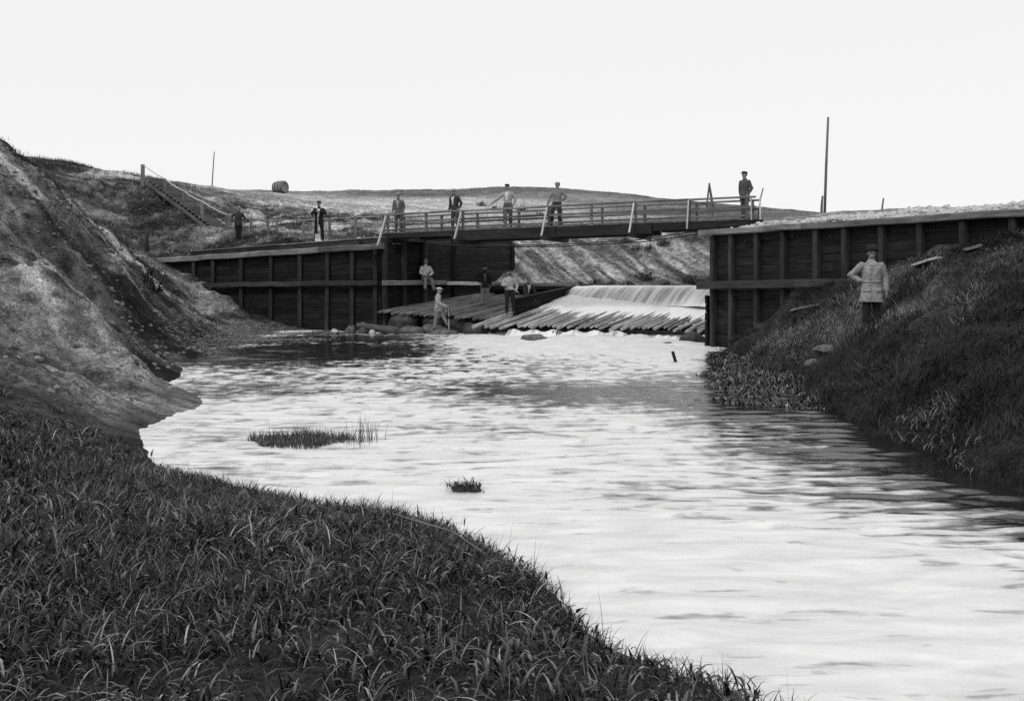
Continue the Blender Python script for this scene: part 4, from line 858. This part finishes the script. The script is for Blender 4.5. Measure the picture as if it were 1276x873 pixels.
# ------------------------------------------------------------------ hillside stairs, fence, posts, drum
top = np.array(P(190, 224, 57.)); bot = np.array(P(276, 287, 52.6)); ns = 19
stt = thing('hillside_stairs', bot, 'wooden stairs with a white rope handrail climbing the sandy hillside on the left', 'stairs')
sdv = (top-bot); sxy = sdv[:2]/np.linalg.norm(sdv[:2]); sn = V(-sxy[1], sxy[0])
for i in range(ns):
    c = bot+sdv*(i+.5)/ns; c[2] = bot[2]+sdv[2]*(i+.5)/ns+.12
    mb = MB(); mb.beam(np.append(c[:2]-sn*.45, c[2]), np.append(c[:2]+sn*.45, c[2]), .36, .07); mb.beam(np.append(c[:2]-sn*.45-sxy*.15, c[2]-.12), np.append(c[:2]+sn*.45-sxy*.15, c[2]-.12), .05, .2); mb.build('step', M['rail'], stt)  # paler wood colour on the stairs stands in for distance haze
mb = MB()
for s_ in (-.49, .49): mb.beam(np.append(bot[:2]+sn*s_, bot[2]-.16), np.append(top[:2]+sn*s_, top[2]-.14), .06, .2)
mb.build('stringer', M['rail'], stt)
hr_ = []
for px, y0, y1, Yp in ((178, 205, 224, 56.6), (206, 223, 242, 55.6), (229, 238, 254, 54.6), (252, 251, 271, 53.4), (284, 268, 287, 52.)):
    b0, t0 = np.array(P(px, y1, Yp)), np.array(P(px, y0, Yp)); hr_.append(t0)
    mb = MB(); mb.beam(b0-V(0, 0, .4), t0, .2 if px in (284, 178) else .14, .14, n=2, wob=.01, up=(0, 1, 0)); mb.build('rail_post', M['post_grey' if px != 284 else 'rail'], stt)
mb = MB(); pts = []
for a_, b2 in zip(hr_[:-1], hr_[1:]): pts += [a_+(b2-a_)*t-V(0, 0, .25*t*(1-t)) for t in (0, .33, .66)]
pts.append(hr_[-1]); mb.rod(pts, .03, sides=6); mb.build('handrail', M['bleached'], stt)
fe = thing('wire_fence', P(312, 290, 50.), 'low post and wire fence running from the stairs towards the footbridge', 'fence'); tops = [hr_[-1]]
for px, y0, y1, Yp, mt in ((313, 271, 286, 50.5, 'post_grey'), (334, 273, 288, 49.5, 'post_grey'), (345, 273, 289, 48.6, 'post_grey'), (378, 273, 294, 46.8, 'post_grey'), (411, 271, 295, 45.2, 'rail'), (443, 269, 292, 44., 'post_grey'), (478, 268, 292, 42.9, 'rail')):
    b0, t0 = np.array(P(px, y1, Yp)), np.array(P(px, y0, Yp)); g = gz(b0[0], b0[1]); tops.append(t0)
    mb = MB(); mb.beam((b0[0], b0[1], g-.3), t0, .12, .11, n=2, wob=.01, up=(0, 1, 0)); mb.build('post', M[mt], fe)
mb = MB(); mb.rod([t_-V(0, 0, .05) for t_ in tops], .012, sides=5); mb.build('wire', M['bleached'], fe)
mb = MB(); mb.rod([t_-V(0, 0, .35) for t_ in tops[1:]], .008, sides=5); mb.build('wire', M['post_grey'], fe)
def lone_post(name, px, y0, y1, Y_, w, label, cat, mat, lean=0., sink=.4):
    b0, t0 = np.array(P(px, y1, Y_)), np.array(P(px+lean, y0, Y_)); t = thing(name, b0, label, cat)
    MB().rod([b0-V(0, 0, sink), b0+(t0-b0)*.5, t0], w, w*.75, sides=8, wob=.04).build('shaft', M[mat], t)
lone_post('fence_post', 183, 287, 318, 48.3, .13, 'thick dark post standing at the far left end of the left wall', 'post', 'tar_post')
lone_post('survey_rod', 264, 189, 232, 75, .045, 'thin striped rod standing on the skyline above the stairs', 'rod', 'rail', 3)
lone_post('telegraph_pole', 1027, 146, 268, 80, .12, 'tall bare pole rising above the right bank against the sky', 'pole', 'post_grey', 5, 1)
lone_post('marker_stake', 1023, 244, 266, 60, .08, 'short stake just left of the foot of the tall pole', 'stake', 'rail', 2, .8)
lone_post('marker_stake', 1098, 247, 267, 50, .055, 'thin leaning stake on the skyline right of the tall pole', 'stake', 'rail', 3, .8)
lone_post('marker_stake', 1181, 255, 266, 50, .06, 'tiny stub of a stake, farthest right on the skyline', 'stake', 'rail', 1, .8)
t = thing('pole_tripod', P(883, 262, 46), 'pair of thin poles leaning together behind the right part of the footbridge', 'poles')
for (xa, xb, w) in ((880, 884, .05), (890, 884, .035)):
    MB().rod([P(xa, 262, 46), P(xb, 228, 46)], w, w*.8, sides=7).build('pole', M['rail'], t)
MB().rod([P(884, 229, 46), V(*P(884, 229, 46))+V(.4, 1.2, -1.5)], .04, sides=7).build('pole', M['rail'], t)
lone_post('leaning_stick', 944, 234, 262, 36.6, .03, 'thin crooked stick leaning out past the right end of the footbridge railing', 'stick', 'rail', 7)
c = np.array(P(349, 229, 96)); c[2] = gz(c[0], c[1])+.42; t = thing('drum', c, 'round barrel-like drum lying on the skyline above the left terrace', 'drum')
bm = bmesh.new(); prof = [(0, .0), (.45, .0), (.52, .02), (.56, .1), (.6, .35), (.62, .65), (.6, .95), (.56, 1.2), (.52, 1.28), (.45, 1.27), (.44, 1.2), (0, 1.2)]; rings = []
axx = Vector((.85, -.52, .05)).normalized(); a1 = Vector((0, 0, 1)); a1 = (a1-axx*a1.dot(axx)).normalized(); a2_ = axx.cross(a1)
for r_, h_ in prof: rings.append([bm.verts.new(axx*(h_-.6)+(a1*math.cos(2*math.pi*j/20)+a2_*math.sin(2*math.pi*j/20))*max(r_, .002)+Vector((0, 0, .1))) for j in range(20)])
for a_, b2 in zip(rings[:-1], rings[1:]):
    for j in range(20): bm.faces.new((a_[j], a_[(j+1) % 20], b2[(j+1) % 20], b2[j]))
finish(bm, 'barrel_body', rock('drum_paint', .14, .26), t)
for h_, r_ in ((.12, .585), (.45, .628), (.85, .628), (1.16, .585)):
    bm = bmesh.new(); rr_ = [[bm.verts.new(axx*(h_-.6+dx)+(a1*math.cos(2*math.pi*j/20)+a2_*math.sin(2*math.pi*j/20))*(r_+dr)+Vector((0, 0, .1))) for dx, dr in ((-.03, 0), (-.03, .02), (.03, .02), (.03, 0))] for j in range(20)]
    for j in range(20):
        for q_ in range(4): bm.faces.new((rr_[j][q_], rr_[(j+1) % 20][q_], rr_[(j+1) % 20][(q_+1) % 4], rr_[j][(q_+1) % 4]))
    finish(bm, 'hoop', M['iron'], t)
# loose timber
def board(p, q_, w, h, label, mat='bleached', name='loose_board'):
    t = thing(name, p, label, 'board'); MB().beam(p, q_, w, h, n=3, wob=.01).build('plank', M[mat], t)
a_ = np.array(P(334, 300, 46.2)); b2 = np.array(P(392, 304.5, 44.0)); a_[2] = gz(a_[0], a_[1])+.09; b2[2] = gz(b2[0], b2[1])+.12
board(a_, b2, .16, .06, 'long pale plank lying on the terrace left of the man with the shovel')
def hit(px, py, y0, y1):             # where the ground meets the line of sight, to set small things down on it
    Yq = np.arange(y0, y1, .05); xq = (px-CX)/F*Yq; zq = CZ+(HY-py)/F*Yq; g = terrain(xq, Yq)[0]; k_ = np.nonzero(g >= zq)[0]; i_ = k_[0] if len(k_) else -1; return V(xq[i_], Yq[i_], g[i_])
for (px, py, px2, py2, lb, mt) in ((1140, 335, 1172, 326, 'pale plank half buried at the wall foot just right of the raincoat man', 'bleached'), (1200, 316, 1222, 310, 'pale board lying high on the right bank, nearest the right edge of the wall', 'cap'), (985, 392, 1020, 383, 'weathered board lying in the grass under the low end of the right wall', 'cap')):
    a_ = hit(px, py, 17, 27); b2 = hit(px2, py2, 17, 27); b2 = a_+(b2-a_)*min(1, 1.1/np.linalg.norm(b2-a_)); board(a_+V(0, 0, .07), b2+V(0, 0, .07), .2, .05, lb, mt)
p = np.array(P(843, 452, 25)); t = thing('sunken_stake', (p[0], p[1], 0), 'short black stake leaning out of the white water right of centre', 'stake')
MB().beam((p[0]+.06, p[1], -.3), (p[0]-.10, p[1], .27), .1, .07, n=2, wob=.01).build('shaft', M['tar'], t)
a_ = V(*P(388, 425, 38.5)); lg = thing('drift_log', (-6.6, 38.7, 0), 'pale driftwood log lying along the waterline below the left wall', 'log')
make_log(V(-6.2, 39.2, .34), V(-4.5, 39.1, .06), .09, .2, 'log_body', lg, 'rail')

# ------------------------------------------------------------------ rocks
LASTROCK = []; WS = []
def make_rock(c, r, label, mat, seed, group=None, name='rock'):
    bm = bmesh.new(); bmesh.ops.create_icosphere(bm, subdivisions=3, radius=1)
    for v in bm.verts:
        n_ = v.co.normalized(); d = 1+.32*mnoise.noise(n_*1.3+Vector((seed, 0, 0)))+.12*mnoise.noise(n_*3.5+Vector((0, seed, 0))); v.co = Vector((n_.x*r[0]*d, n_.y*r[1]*d, n_.z*r[2]*d))
    me = bpy.data.meshes.new(name); bm.to_mesh(me); bm.free(); me.polygons.foreach_set('use_smooth', np.ones(len(me.polygons), bool))
    o = link(name, me, M[mat], None, c); tag(o, label, 'rock', group); LASTROCK[:] = [o]; return o
RK = [((-7.1, 39.2, .06), (.16, .14, .13), 'small pale rock at the foot of the left wall, leftmost by the waterline', 'pale_rock'),
      ((-6.45, 39.3, .1), (.2, .2, .22), 'small rounded rock below the left wall, beside the pale one', 'rock'),
      ((-5.95, 39.3, .15), (.22, .2, .28), 'upright grey boulder at the waterline below the third post from the wall corner', 'rock'),
      ((-5.55, 39.0, .05), (.13, .12, .12), 'little pale stone in front of the driftwood log', 'pale_rock'),
      ((-4.0, 39.1, .06), (.55, .4, .25), 'long flat rock right of the driftwood log', 'rock'),
      ((-3.2, 39.4, .12), (.5, .4, .24), 'low broad rock between the driftwood and the stepping man', 'rock'),
      ((-2.75, 38.9, .02), (.55, .4, .2), 'flat rock under the feet of the stepping man', 'rock'),
      ((-4.4, 40.2, .4), (.6, .5, .4), 'dark boulder under the left corner of the dry log apron', 'dark_rock'),
      ((-3.1, 40.1, .3), (.5, .4, .4), 'dark wet boulder beneath the middle of the dry log apron', 'dark_rock'),
      ((-2.2, 39.8, .25), (.6, .4, .35), 'black boulder in the shadow right of the stepping man', 'dark_rock'),
      ((-1.5, 38.9, .15), (.5, .4, .3), 'black rock below the left end of the lower log apron', 'dark_rock'),
      ((.75, 35.0, .04), (.5, .3, .16), 'half-drowned rock in the foam left of the first apron post', 'rock'),
      ((5.0, 32.0, .0), (.35, .2, .10), 'small dark rock breaking the foam before the right part of the apron', 'dark_rock'),
      ((6.0, 33.0, .12), (.4, .35, .28), 'dark rock in the foam next to the right apron post', 'dark_rock'),
      ((-8.2, 18.9, .6), (.32, .3, .35), 'rounded boulder on the shoulder of the near sandy spur', 'rock'),
      ((6.9, 21.6, .55), (.26, .22, .10), 'grey stone on the eroded shelf below the raincoat man', 'rock'),
      ((6.4, 20.8, .3), (.22, .18, .1), 'smaller stone at the water edge of the right bank', 'rock'),
      ((5.9, 12.1, gz(5.9, 12.1)+.03), (.045, .04, .035), 'tiny white stone on the grassy mound at far right', 'pale_rock')]
for i, (c, r, lb, mt) in enumerate(RK): make_rock(c, r, lb, mt, i*3.7+1)
for i, (px, py) in enumerate(((572, 611), (588, 610))):
    x, y, _ = P(px, py, 9.45); make_rock((x, y, .02), (.06+.03*i, .06, .05), ('small dark stone in the water off the grass bank, left of a pair', 'small weedy stone in the water off the grass bank, right of a pair')[i], 'dark_rock', 50+i)
    WS.append(bpy.data.objects[-1] if False else LASTROCK[0])

# ------------------------------------------------------------------ vegetation
def blades(name, base, h, az, bend, width, segs, mat, ht_pow=1., rv=None, cross=None):
    n_ = len(base); rv = rng.random(n_) if rv is None else rv
    t = np.linspace(0, 1, segs+1)[None, :]; d = np.stack([np.cos(az), np.sin(az)], 1)
    th = bend[:, None]*t                                    # turning angle along the blade
    ds = h[:, None]/segs
    hx = np.cumsum(np.c_[np.zeros((n_, 1)), np.sin(th[:, 1:])*ds], 1); hz = np.cumsum(np.c_[np.zeros((n_, 1)), np.cos(th[:, 1:])*ds], 1)
    pos = np.stack([base[:, 0, None]+d[:, 0, None]*hx, base[:, 1, None]+d[:, 1, None]*hx, base[:, 2, None]+hz], -1)
    tw = rng.normal(0, .5, n_); sa = az+math.pi/2+tw; sv_ = np.stack([np.cos(sa), np.sin(sa), np.zeros(n_)], 1)
    w = width[:, None]*(1-t**1.6)*(.55+.45*np.minimum(t*4, 1)); w = np.maximum(w, width[:, None]*.06)
    L_ = pos-sv_[:, None, :]*w[..., None]; R_ = pos+sv_[:, None, :]*w[..., None]
    v = np.stack([L_, R_], 2).reshape(-1, 3); ii = np.arange(n_*(segs+1)*2).reshape(n_, segs+1, 2)
    f = np.stack([ii[:, :-1, 0], ii[:, :-1, 1], ii[:, 1:, 1], ii[:, 1:, 0]], -1).reshape(-1, 4)
    rvv = np.repeat(rv, (segs+1)*2); htt = np.broadcast_to(t[:, :, None], (n_, segs+1, 2)).ravel()
    me = npmesh(name, v, f, True, rv=rvv, ht=htt); return link(name, me, M[mat])
def scatter(n_, x0, x1, y0, y1, fn):
    x = rng.uniform(x0, x1, n_); y = rng.uniform(y0, y1, n_); z_, a_, inn_, l_, r_ = terrain(x, y); k_ = fn(x, y, z_, a_, inn_, l_, r_); return x[k_], y[k_], z_[k_]
def tufts(x, y, z_, per, spread):
    n_ = len(x); X_ = np.repeat(x, per)+rng.normal(0, spread, n_*per); Y_ = np.repeat(y, per)+rng.normal(0, spread, n_*per); return np.c_[X_, Y_, np.repeat(z_, per)-.03]
# rank grass on the near bank
def nearb(x, y, z_, a_, inn_, l_, r_): return inn_ & (z_ > .03) & (x < 3) & ((y < 10.6-.35*np.abs(x+4)*(x < -4)) | ((x < -3.4) & (y < 14) & (rng.random(len(x)) < .95*sstep(12.9, 10.9, y-.6*(x+4.6))))) & (np.abs(x) < y*.62+1.0)
x, y, z_ = scatter(36000, -9, 3, 1.6, 14, nearb)
dn = fbm(x, y, 1.1, 3, 201); kp = rng.random(len(x)) < .35+1.1*sstep(.3, .65, dn); x, y, z_, dn = x[kp], y[kp], z_[kp], dn[kp]
b_ = tufts(x, y, z_, 11, .045); n_ = len(b_); hs = np.repeat(.75+.6*dn, 11)*rng.uniform(.7, 1.25, n_)
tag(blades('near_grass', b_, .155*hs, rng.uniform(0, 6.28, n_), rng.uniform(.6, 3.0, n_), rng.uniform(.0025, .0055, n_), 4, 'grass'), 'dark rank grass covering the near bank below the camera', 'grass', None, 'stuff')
k_ = (rng.random(len(x)) < .13) & (fbm(x, y, 1.3, 3, 207) > .5); xb, yb, zb = x[k_], y[k_], z_[k_]; b_ = tufts(xb, yb, zb, 5, .05); n_ = len(b_)
tag(blades('near_sedge', b_, rng.uniform(.12, .29, n_), rng.uniform(0, 6.28, n_), rng.uniform(1.2, 3.0, n_), rng.uniform(.004, .008, n_), 6, 'sedge', rv=rng.random(n_)**.8), 'broad arching sedge blades among the near bank grass', 'sedge', None, 'stuff')
k_ = rng.random(len(x)) < .62; xb, yb, zb = x[k_], y[k_], z_[k_]; b_ = tufts(xb, yb, zb+.06*rng.random(len(xb)), 6, .05); n_ = len(b_)
tag(blades('near_herbs', b_, rng.uniform(.05, .13, n_), rng.uniform(0, 6.28, n_), rng.uniform(.8, 2.6, n_), rng.uniform(.006, .014, n_), 3, 'herb'), 'small broad-leaved herbs woven through the near bank grass', 'herbs', None, 'stuff')
# right bank
def rb(x, y, z_, a_, inn_, l_, r_): return inn_ & (z_ > .03) & (x > 4.4)
x, y, z_ = scatter(50000, 4.4, 14, 7.5, 31, rb)
wallside = ((x-E1[0])*er[0]+(y-E1[1])*er[1]) > .25; dn = fbm(x, y, .8, 3, 221); kp = wallside & (rng.random(len(x)) < -.05+1.25*sstep(.3, .62, dn)); x, y, z_, dn = x[kp], y[kp], z_[kp], dn[kp]
b_ = tufts(x, y, z_, 9, .09); n_ = len(b_); hs = np.repeat(.5+1.0*dn, 9)*rng.uniform(.6, 1.3, n_)
daz = np.repeat(fbm(x, y, 1.1, 2, 225)*12.6+2.2, 9)+rng.normal(0, 1.1, n_); hs = hs*np.where(np.repeat(np.hypot(x-7.3, y-19.6) < .75, 9), .2, 1.)
tag(blades('bank_grass', b_, .17*hs, daz, rng.uniform(.7, 2.8, n_), rng.uniform(.003, .008, n_), 3, 'bank_grass', rv=np.clip(rng.random(n_)*np.repeat(.35+1.3*sstep(.35, .7, fbm(x, y, .9, 3, 229)), 9), 0, 1.15)), 'dark tussocky grass clothing the right bank', 'grass', None, 'stuff')  # patchy blade tone paints lit tufts and dark hollows into the colour
tx, ty, tz = scatter(500, 5.2, 8.6, 13, 27, lambda x, y, z_, a_, inn_, l_, r_: inn_ & (z_ > .3) & (np.hypot(x-7.3, y-19.7) > .5) & (fbm(x, y, .9, 3, 226) > .54) & (((x-E1[0])*er[0]+(y-E1[1])*er[1]) > .4))
b_ = tufts(tx, ty, tz, 26, .09); n_ = len(b_)
tag(blades('bank_tussocks', b_, rng.uniform(.2, .48, n_), rng.normal(3.6, .8, n_), rng.uniform(.6, 2.2, n_), rng.uniform(.002, .004, n_), 4, 'tussock'), 'longer pale tussock grass on the brow of the right bank', 'grass', None, 'stuff')
# weeds floating off the right bank
n_ = 26000; x = rng.uniform(2.8, 7.2, n_); y = rng.uniform(15.2, 29.5, n_); zt_, _, _, _, _ = terrain(x, y); lim = .2016*y+(fbm(x, y, .7, 3, 240)-.5)*1.2+sstep(17, 15.2, y)*2
kp = (zt_ < .2) & (x > lim) & (fbm(x, y, .9, 3, 241) > .36); x, y = x[kp], y[kp]; n_ = len(x)
tag(blades('water_weed', np.c_[x, y, np.full(n_, -.02)], rng.uniform(.05, .16, n_), rng.uniform(0, 6.28, n_), rng.uniform(.6, 2.6, n_), rng.uniform(.010, .026, n_), 3, 'weed'), 'dark mat of water weed with glinting leaves beside the right bank', 'water weed', None, 'stuff')
# grassy islet and reeds in the pool
cx_, cy_, _ = P(372, 551, 12.4); n_ = 2600; r_ = np.sqrt(rng.random(n_)); a_ = rng.uniform(0, 6.28, n_); x = cx_+r_*np.cos(a_)*.62*(1+.2*np.sin(3*a_)); y = cy_+r_*np.sin(a_)*.55
tag(blades('islet_grass', np.c_[x, y, np.full(n_, -.04)], rng.uniform(.08, .2, n_), rng.uniform(0, 6.28, n_), rng.uniform(.1, 1.2, n_), rng.uniform(.003, .007, n_), 4, 'weed'), 'low grassy islet growing out of the pale water near the left bank', 'grass', None, 'stuff')
cx_, cy_, _ = P(452, 551, 12.4); n_ = 110; x = cx_+rng.normal(0, .11, n_); y = cy_+rng.normal(0, .2, n_)
tag(blades('reeds', np.c_[x, y, np.full(n_, -.04)], rng.uniform(.1, .42, n_), rng.uniform(0, 6.28, n_), rng.uniform(.0, .6, n_), rng.uniform(.0025, .004, n_), 4, 'weed'), 'thin sparse reeds standing in the water just right of the grassy islet', 'reeds', None, 'stuff')
# heather on the sand hill
def hill(x, y, z_, a_, inn_, l_, r_): return (z_ > .3) & (rng.random(len(x)) < np.clip(scrubmask(x, y, l_)*.8+.05*l_, 0, 1))
x, y, z_ = scatter(75000, -30, -4.5, 11.5, 64, hill); b_ = tufts(x, y, z_, 9, .13); n_ = len(b_)
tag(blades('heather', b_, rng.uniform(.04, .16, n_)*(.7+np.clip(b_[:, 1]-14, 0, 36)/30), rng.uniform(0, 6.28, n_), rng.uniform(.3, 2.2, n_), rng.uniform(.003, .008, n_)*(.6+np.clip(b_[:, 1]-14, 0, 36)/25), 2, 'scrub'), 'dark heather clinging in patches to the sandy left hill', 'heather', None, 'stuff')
# dry grass over terrace, ridges and far bank
def dryf(x, y, z_, a_, inn_, l_, r_): return (~inn_) & (z_ > 2.1) & (rng.random(len(x)) < .2+.8*sstep(.42, .62, fbm(x, y, .35, 4, 260)))
x1, y1, z1 = scatter(26000, -22, 3, 41, 75, dryf); x2, y2, z2 = scatter(16000, -30, 30, 70, 135, dryf); x = np.r_[x1, x2]; y = np.r_[y1, y2]; z_ = np.r_[z1, z2]
b_ = tufts(x, y, z_, 6, .12); n_ = len(b_)
tag(blades('dry_grass', b_, rng.uniform(.05, .2, n_), rng.uniform(0, 6.28, n_), rng.uniform(.3, 1.8, n_), rng.uniform(.006, .014, n_), 2, 'dry'), 'thin dry grass over the terrace and far dunes', 'grass', None, 'stuff')
# bushes along the far waterline: each a plant of its own
def bush(c, r, seed, label):
    t = thing('bush', c, label, 'bush', 'bushes on the far bank'); rs = np.random.default_rng(seed); n_ = int(500*min(r, 1.4))
    u = rs.normal(size=(n_, 3)); u /= np.linalg.norm(u, axis=1)[:, None]; u[:, 2] = np.abs(u[:, 2]); rad = rs.random(n_)**.4*(.8+.35*np.sin(u[:, 0]*4+seed)*np.cos(u[:, 1]*5))
    b0 = u*rad[:, None]*np.array([r, r, r*.9]); tl_ = .10*r+.03
    o = blades('foliage', b0, rs.uniform(.6, 1.4, n_)*tl_*1.5, rs.uniform(0, 6.28, n_), rs.uniform(.2, 2, n_), rs.uniform(.4, 1., n_)*tl_*.5, 2, 'scrub'); o.parent = t
    MB().rod([V(*c)-V(0, 0, .3), V(*c)+V(.05*r, 0, r*.6)], .04*r+.01, .02, sides=6).build('stem', M['tar_post'], t)
BU = [(723, 355, .30, 'tiny dark bush at the waterline nearest the spill end of the sill'), (741, 354, .42, 'small round bush above the upper edge of the falling water, left end'), (762, 354, .35, 'low bush second along the waterline behind the waterfall'), (805, 350, .75, 'largest bush at the foot of the far sandy bank'), (783, 356, .5, 'spreading low bush just left of the largest one'), (830, 356, .45, 'low dark bush just right of the largest one'), (862, 353, .7, 'broad bush behind the right part of the waterfall'), (878, 354, .5, 'bush at the far waterline right beside the tall right wall'), (779, 302, .42, 'small bush high on the far bank under the footbridge, leftmost of a row'), (793, 312, .45, 'second of the bushes high on the far bank, slightly lower'), (809, 311, .4, 'third of the small bushes high on the far bank'), (826, 306, .6, 'rightmost bush high on the far bank below the footbridge')]
for i, (px, py, r, lb) in enumerate(BU):
    best = None
    for Yq in np.arange(48, 70, .1):
        x, y, z_ = P(px, py, Yq); g = gz(x, y)
        if g >= max(z_, LZ): best = (x, y, g-.05); break
    if best: bush(best, r, 300+i, lb)
BR = [(600, 256, .55, 82), (686, 258, .5, 82), (617, 261, .45, 78), (650, 262, .6, 78), (672, 266, .45, 74)]
for i, (px, py, r, Yq) in enumerate(BR):
    x, y, _ = P(px, py, Yq); bush((x, y, gz(x, y)-.1), r, 400+i, ('dark bush on the dune seen left of the reaching man', 'bush on the dune seen left of the hand-on-hip man on the footbridge', 'low bush on the dune right behind the reaching man', 'wide dark bush on the dune between the two middle men on the footbridge', 'small bush low on the dune beside the hand-on-hip man')[i])
LB = [(-14.6, 41.5, .7, 'dark bush at the gully foot where the left wall meets the hill'), (-11.9, 38.6, .45, 'small bush on the gravel beach below the left wall'), (-12.6, 33.5, 1.0, 'big dark bush on the slope above the gravel beach')]
for i, (x, y, r, lb) in enumerate(LB): bush((x, y, gz(x, y)-.1), r, 500+i, lb)

# rubble heaped on the right wall, shingle on the left beach: nobody could count the stones
ib = bmesh.new(); bmesh.ops.create_icosphere(ib, subdivisions=1, radius=1); iv = np.array([v.co[:] for v in ib.verts]); fi_ = np.array([[v.index for v in f.verts] for f in ib.faces]); ib.free()
def stones(name, x, y, z_, r0, r1, mat, label, cat):
    n_ = len(x); r = rng.uniform(r0, r1, n_)*rng.uniform(.5, 1, n_); sc = np.stack([r*rng.uniform(.7, 1.4, n_), r*rng.uniform(.7, 1.4, n_), r*rng.uniform(.5, 1., n_)], -1)
    v = iv[None]*sc[:, None, :]*(1+rng.normal(0, .13, (n_, len(iv), 1))); v = v+np.stack([x, y, z_+.2*r], -1)[:, None, :]
    f = fi_[None]+np.arange(n_)[:, None, None]*len(iv); tag(link(name, npmesh(name, v.reshape(-1, 3), f.reshape(-1, 3), False), M[mat]), label, cat, None, 'stuff')
n_ = 5200; s_ = rng.uniform(-.4, 19, n_); o = rng.exponential(.7, n_)+.25; x = E1[0]+EW[0]*s_-er[0]*o; y = E1[1]+EW[1]*s_-er[1]*o; z_ = terrain(x, y)[0]
stones('rubble', x, y, np.maximum(z_, 3.62), .03, .13, 'pale_rock', 'pale rubble heaped along the top of the right wall', 'rubble')
n_ = 9000; x = rng.uniform(-13, -5.5, n_); y = rng.uniform(27, 42, n_); z_ = terrain(x, y)[0]; k_ = (z_ > -.06) & (z_ < .7); x, y, z_ = x[k_], y[k_], z_[k_]
stones('shingle', x, y, z_, .015, .07, 'rock', 'loose shingle on the small beach below the left hill', 'shingle')
t = thing('fallen_twig', (-.3, 6.6, .45), 'long thin dead twig lying on top of the near bank grass', 'twig')
MB().rod([P(490, 640, 6.5), P(530, 652, 6.2), P(565, 662, 6.0), P(605, 690, 5.5)], .008, .004, sides=6, wob=.1).build('stem', M['post_grey'], t)

m, n, b = newmat('crumbled_earth'); k = N(n); a = k.noise(k.geo(), 2.5, 5, .6); k.link(k.grey(k.ramp(a, .35, .65, .05, .26)), b.inputs['Base Color']); b.inputs['Roughness'].default_value = .95; spec(b, .1); M['clod'] = m
n_ = 16000; x = rng.uniform(-17, -4.6, n_); y = rng.uniform(13, 43, n_); z_, _, _, l_, _ = terrain(x, y); k_ = (z_ > .1) & (rng.random(n_) < (.15+.85*sstep(.45, .6, fbm(x, y, .7, 4, 301)))*l_); x, y, z_ = x[k_], y[k_], z_[k_]
stones('clods', x, y, z_-.03, .012, .10, 'clod', 'crumbled clods and stones littering the sandy left slope', 'clods')

for o in WS:
    n_ = 130; b0 = np.c_[rng.normal(0, .06, n_), rng.normal(0, .06, n_), rng.uniform(-.01, .04, n_)]
    w_ = blades('weeds', b0, rng.uniform(.04, .12, n_), rng.uniform(0, 6.28, n_), rng.uniform(.5, 2.6, n_), rng.uniform(.003, .008, n_), 3, 'herb'); w_.parent = o; w_['kind'] = 'stuff'
# thin stems along the edge of the near bank
n_ = 34; t_ = rng.random(n_); ex = np.array([-3.3, -1.7, -.9, -.4, .1, .35, .6, 1.0, 1.3]); ey = np.array([9.8, 8.2, 7.8, 7.1, 6.3, 5.4, 4.9, 4.5, 4.0])
ii = t_*8; x = np.interp(ii, np.arange(9), ex)+rng.normal(0, .12, n_); y = np.interp(ii, np.arange(9), ey)+rng.normal(0, .12, n_); z_ = np.maximum(terrain(x, y)[0], -.05)
tag(blades('bank_stems', np.c_[x, y, z_], rng.uniform(.14, .36, n_), rng.uniform(0, 6.28, n_), rng.uniform(.1, .9, n_), rng.uniform(.0016, .003, n_), 5, 'herb'), 'thin dark stems standing along the edge of the near bank', 'stems', None, 'stuff')
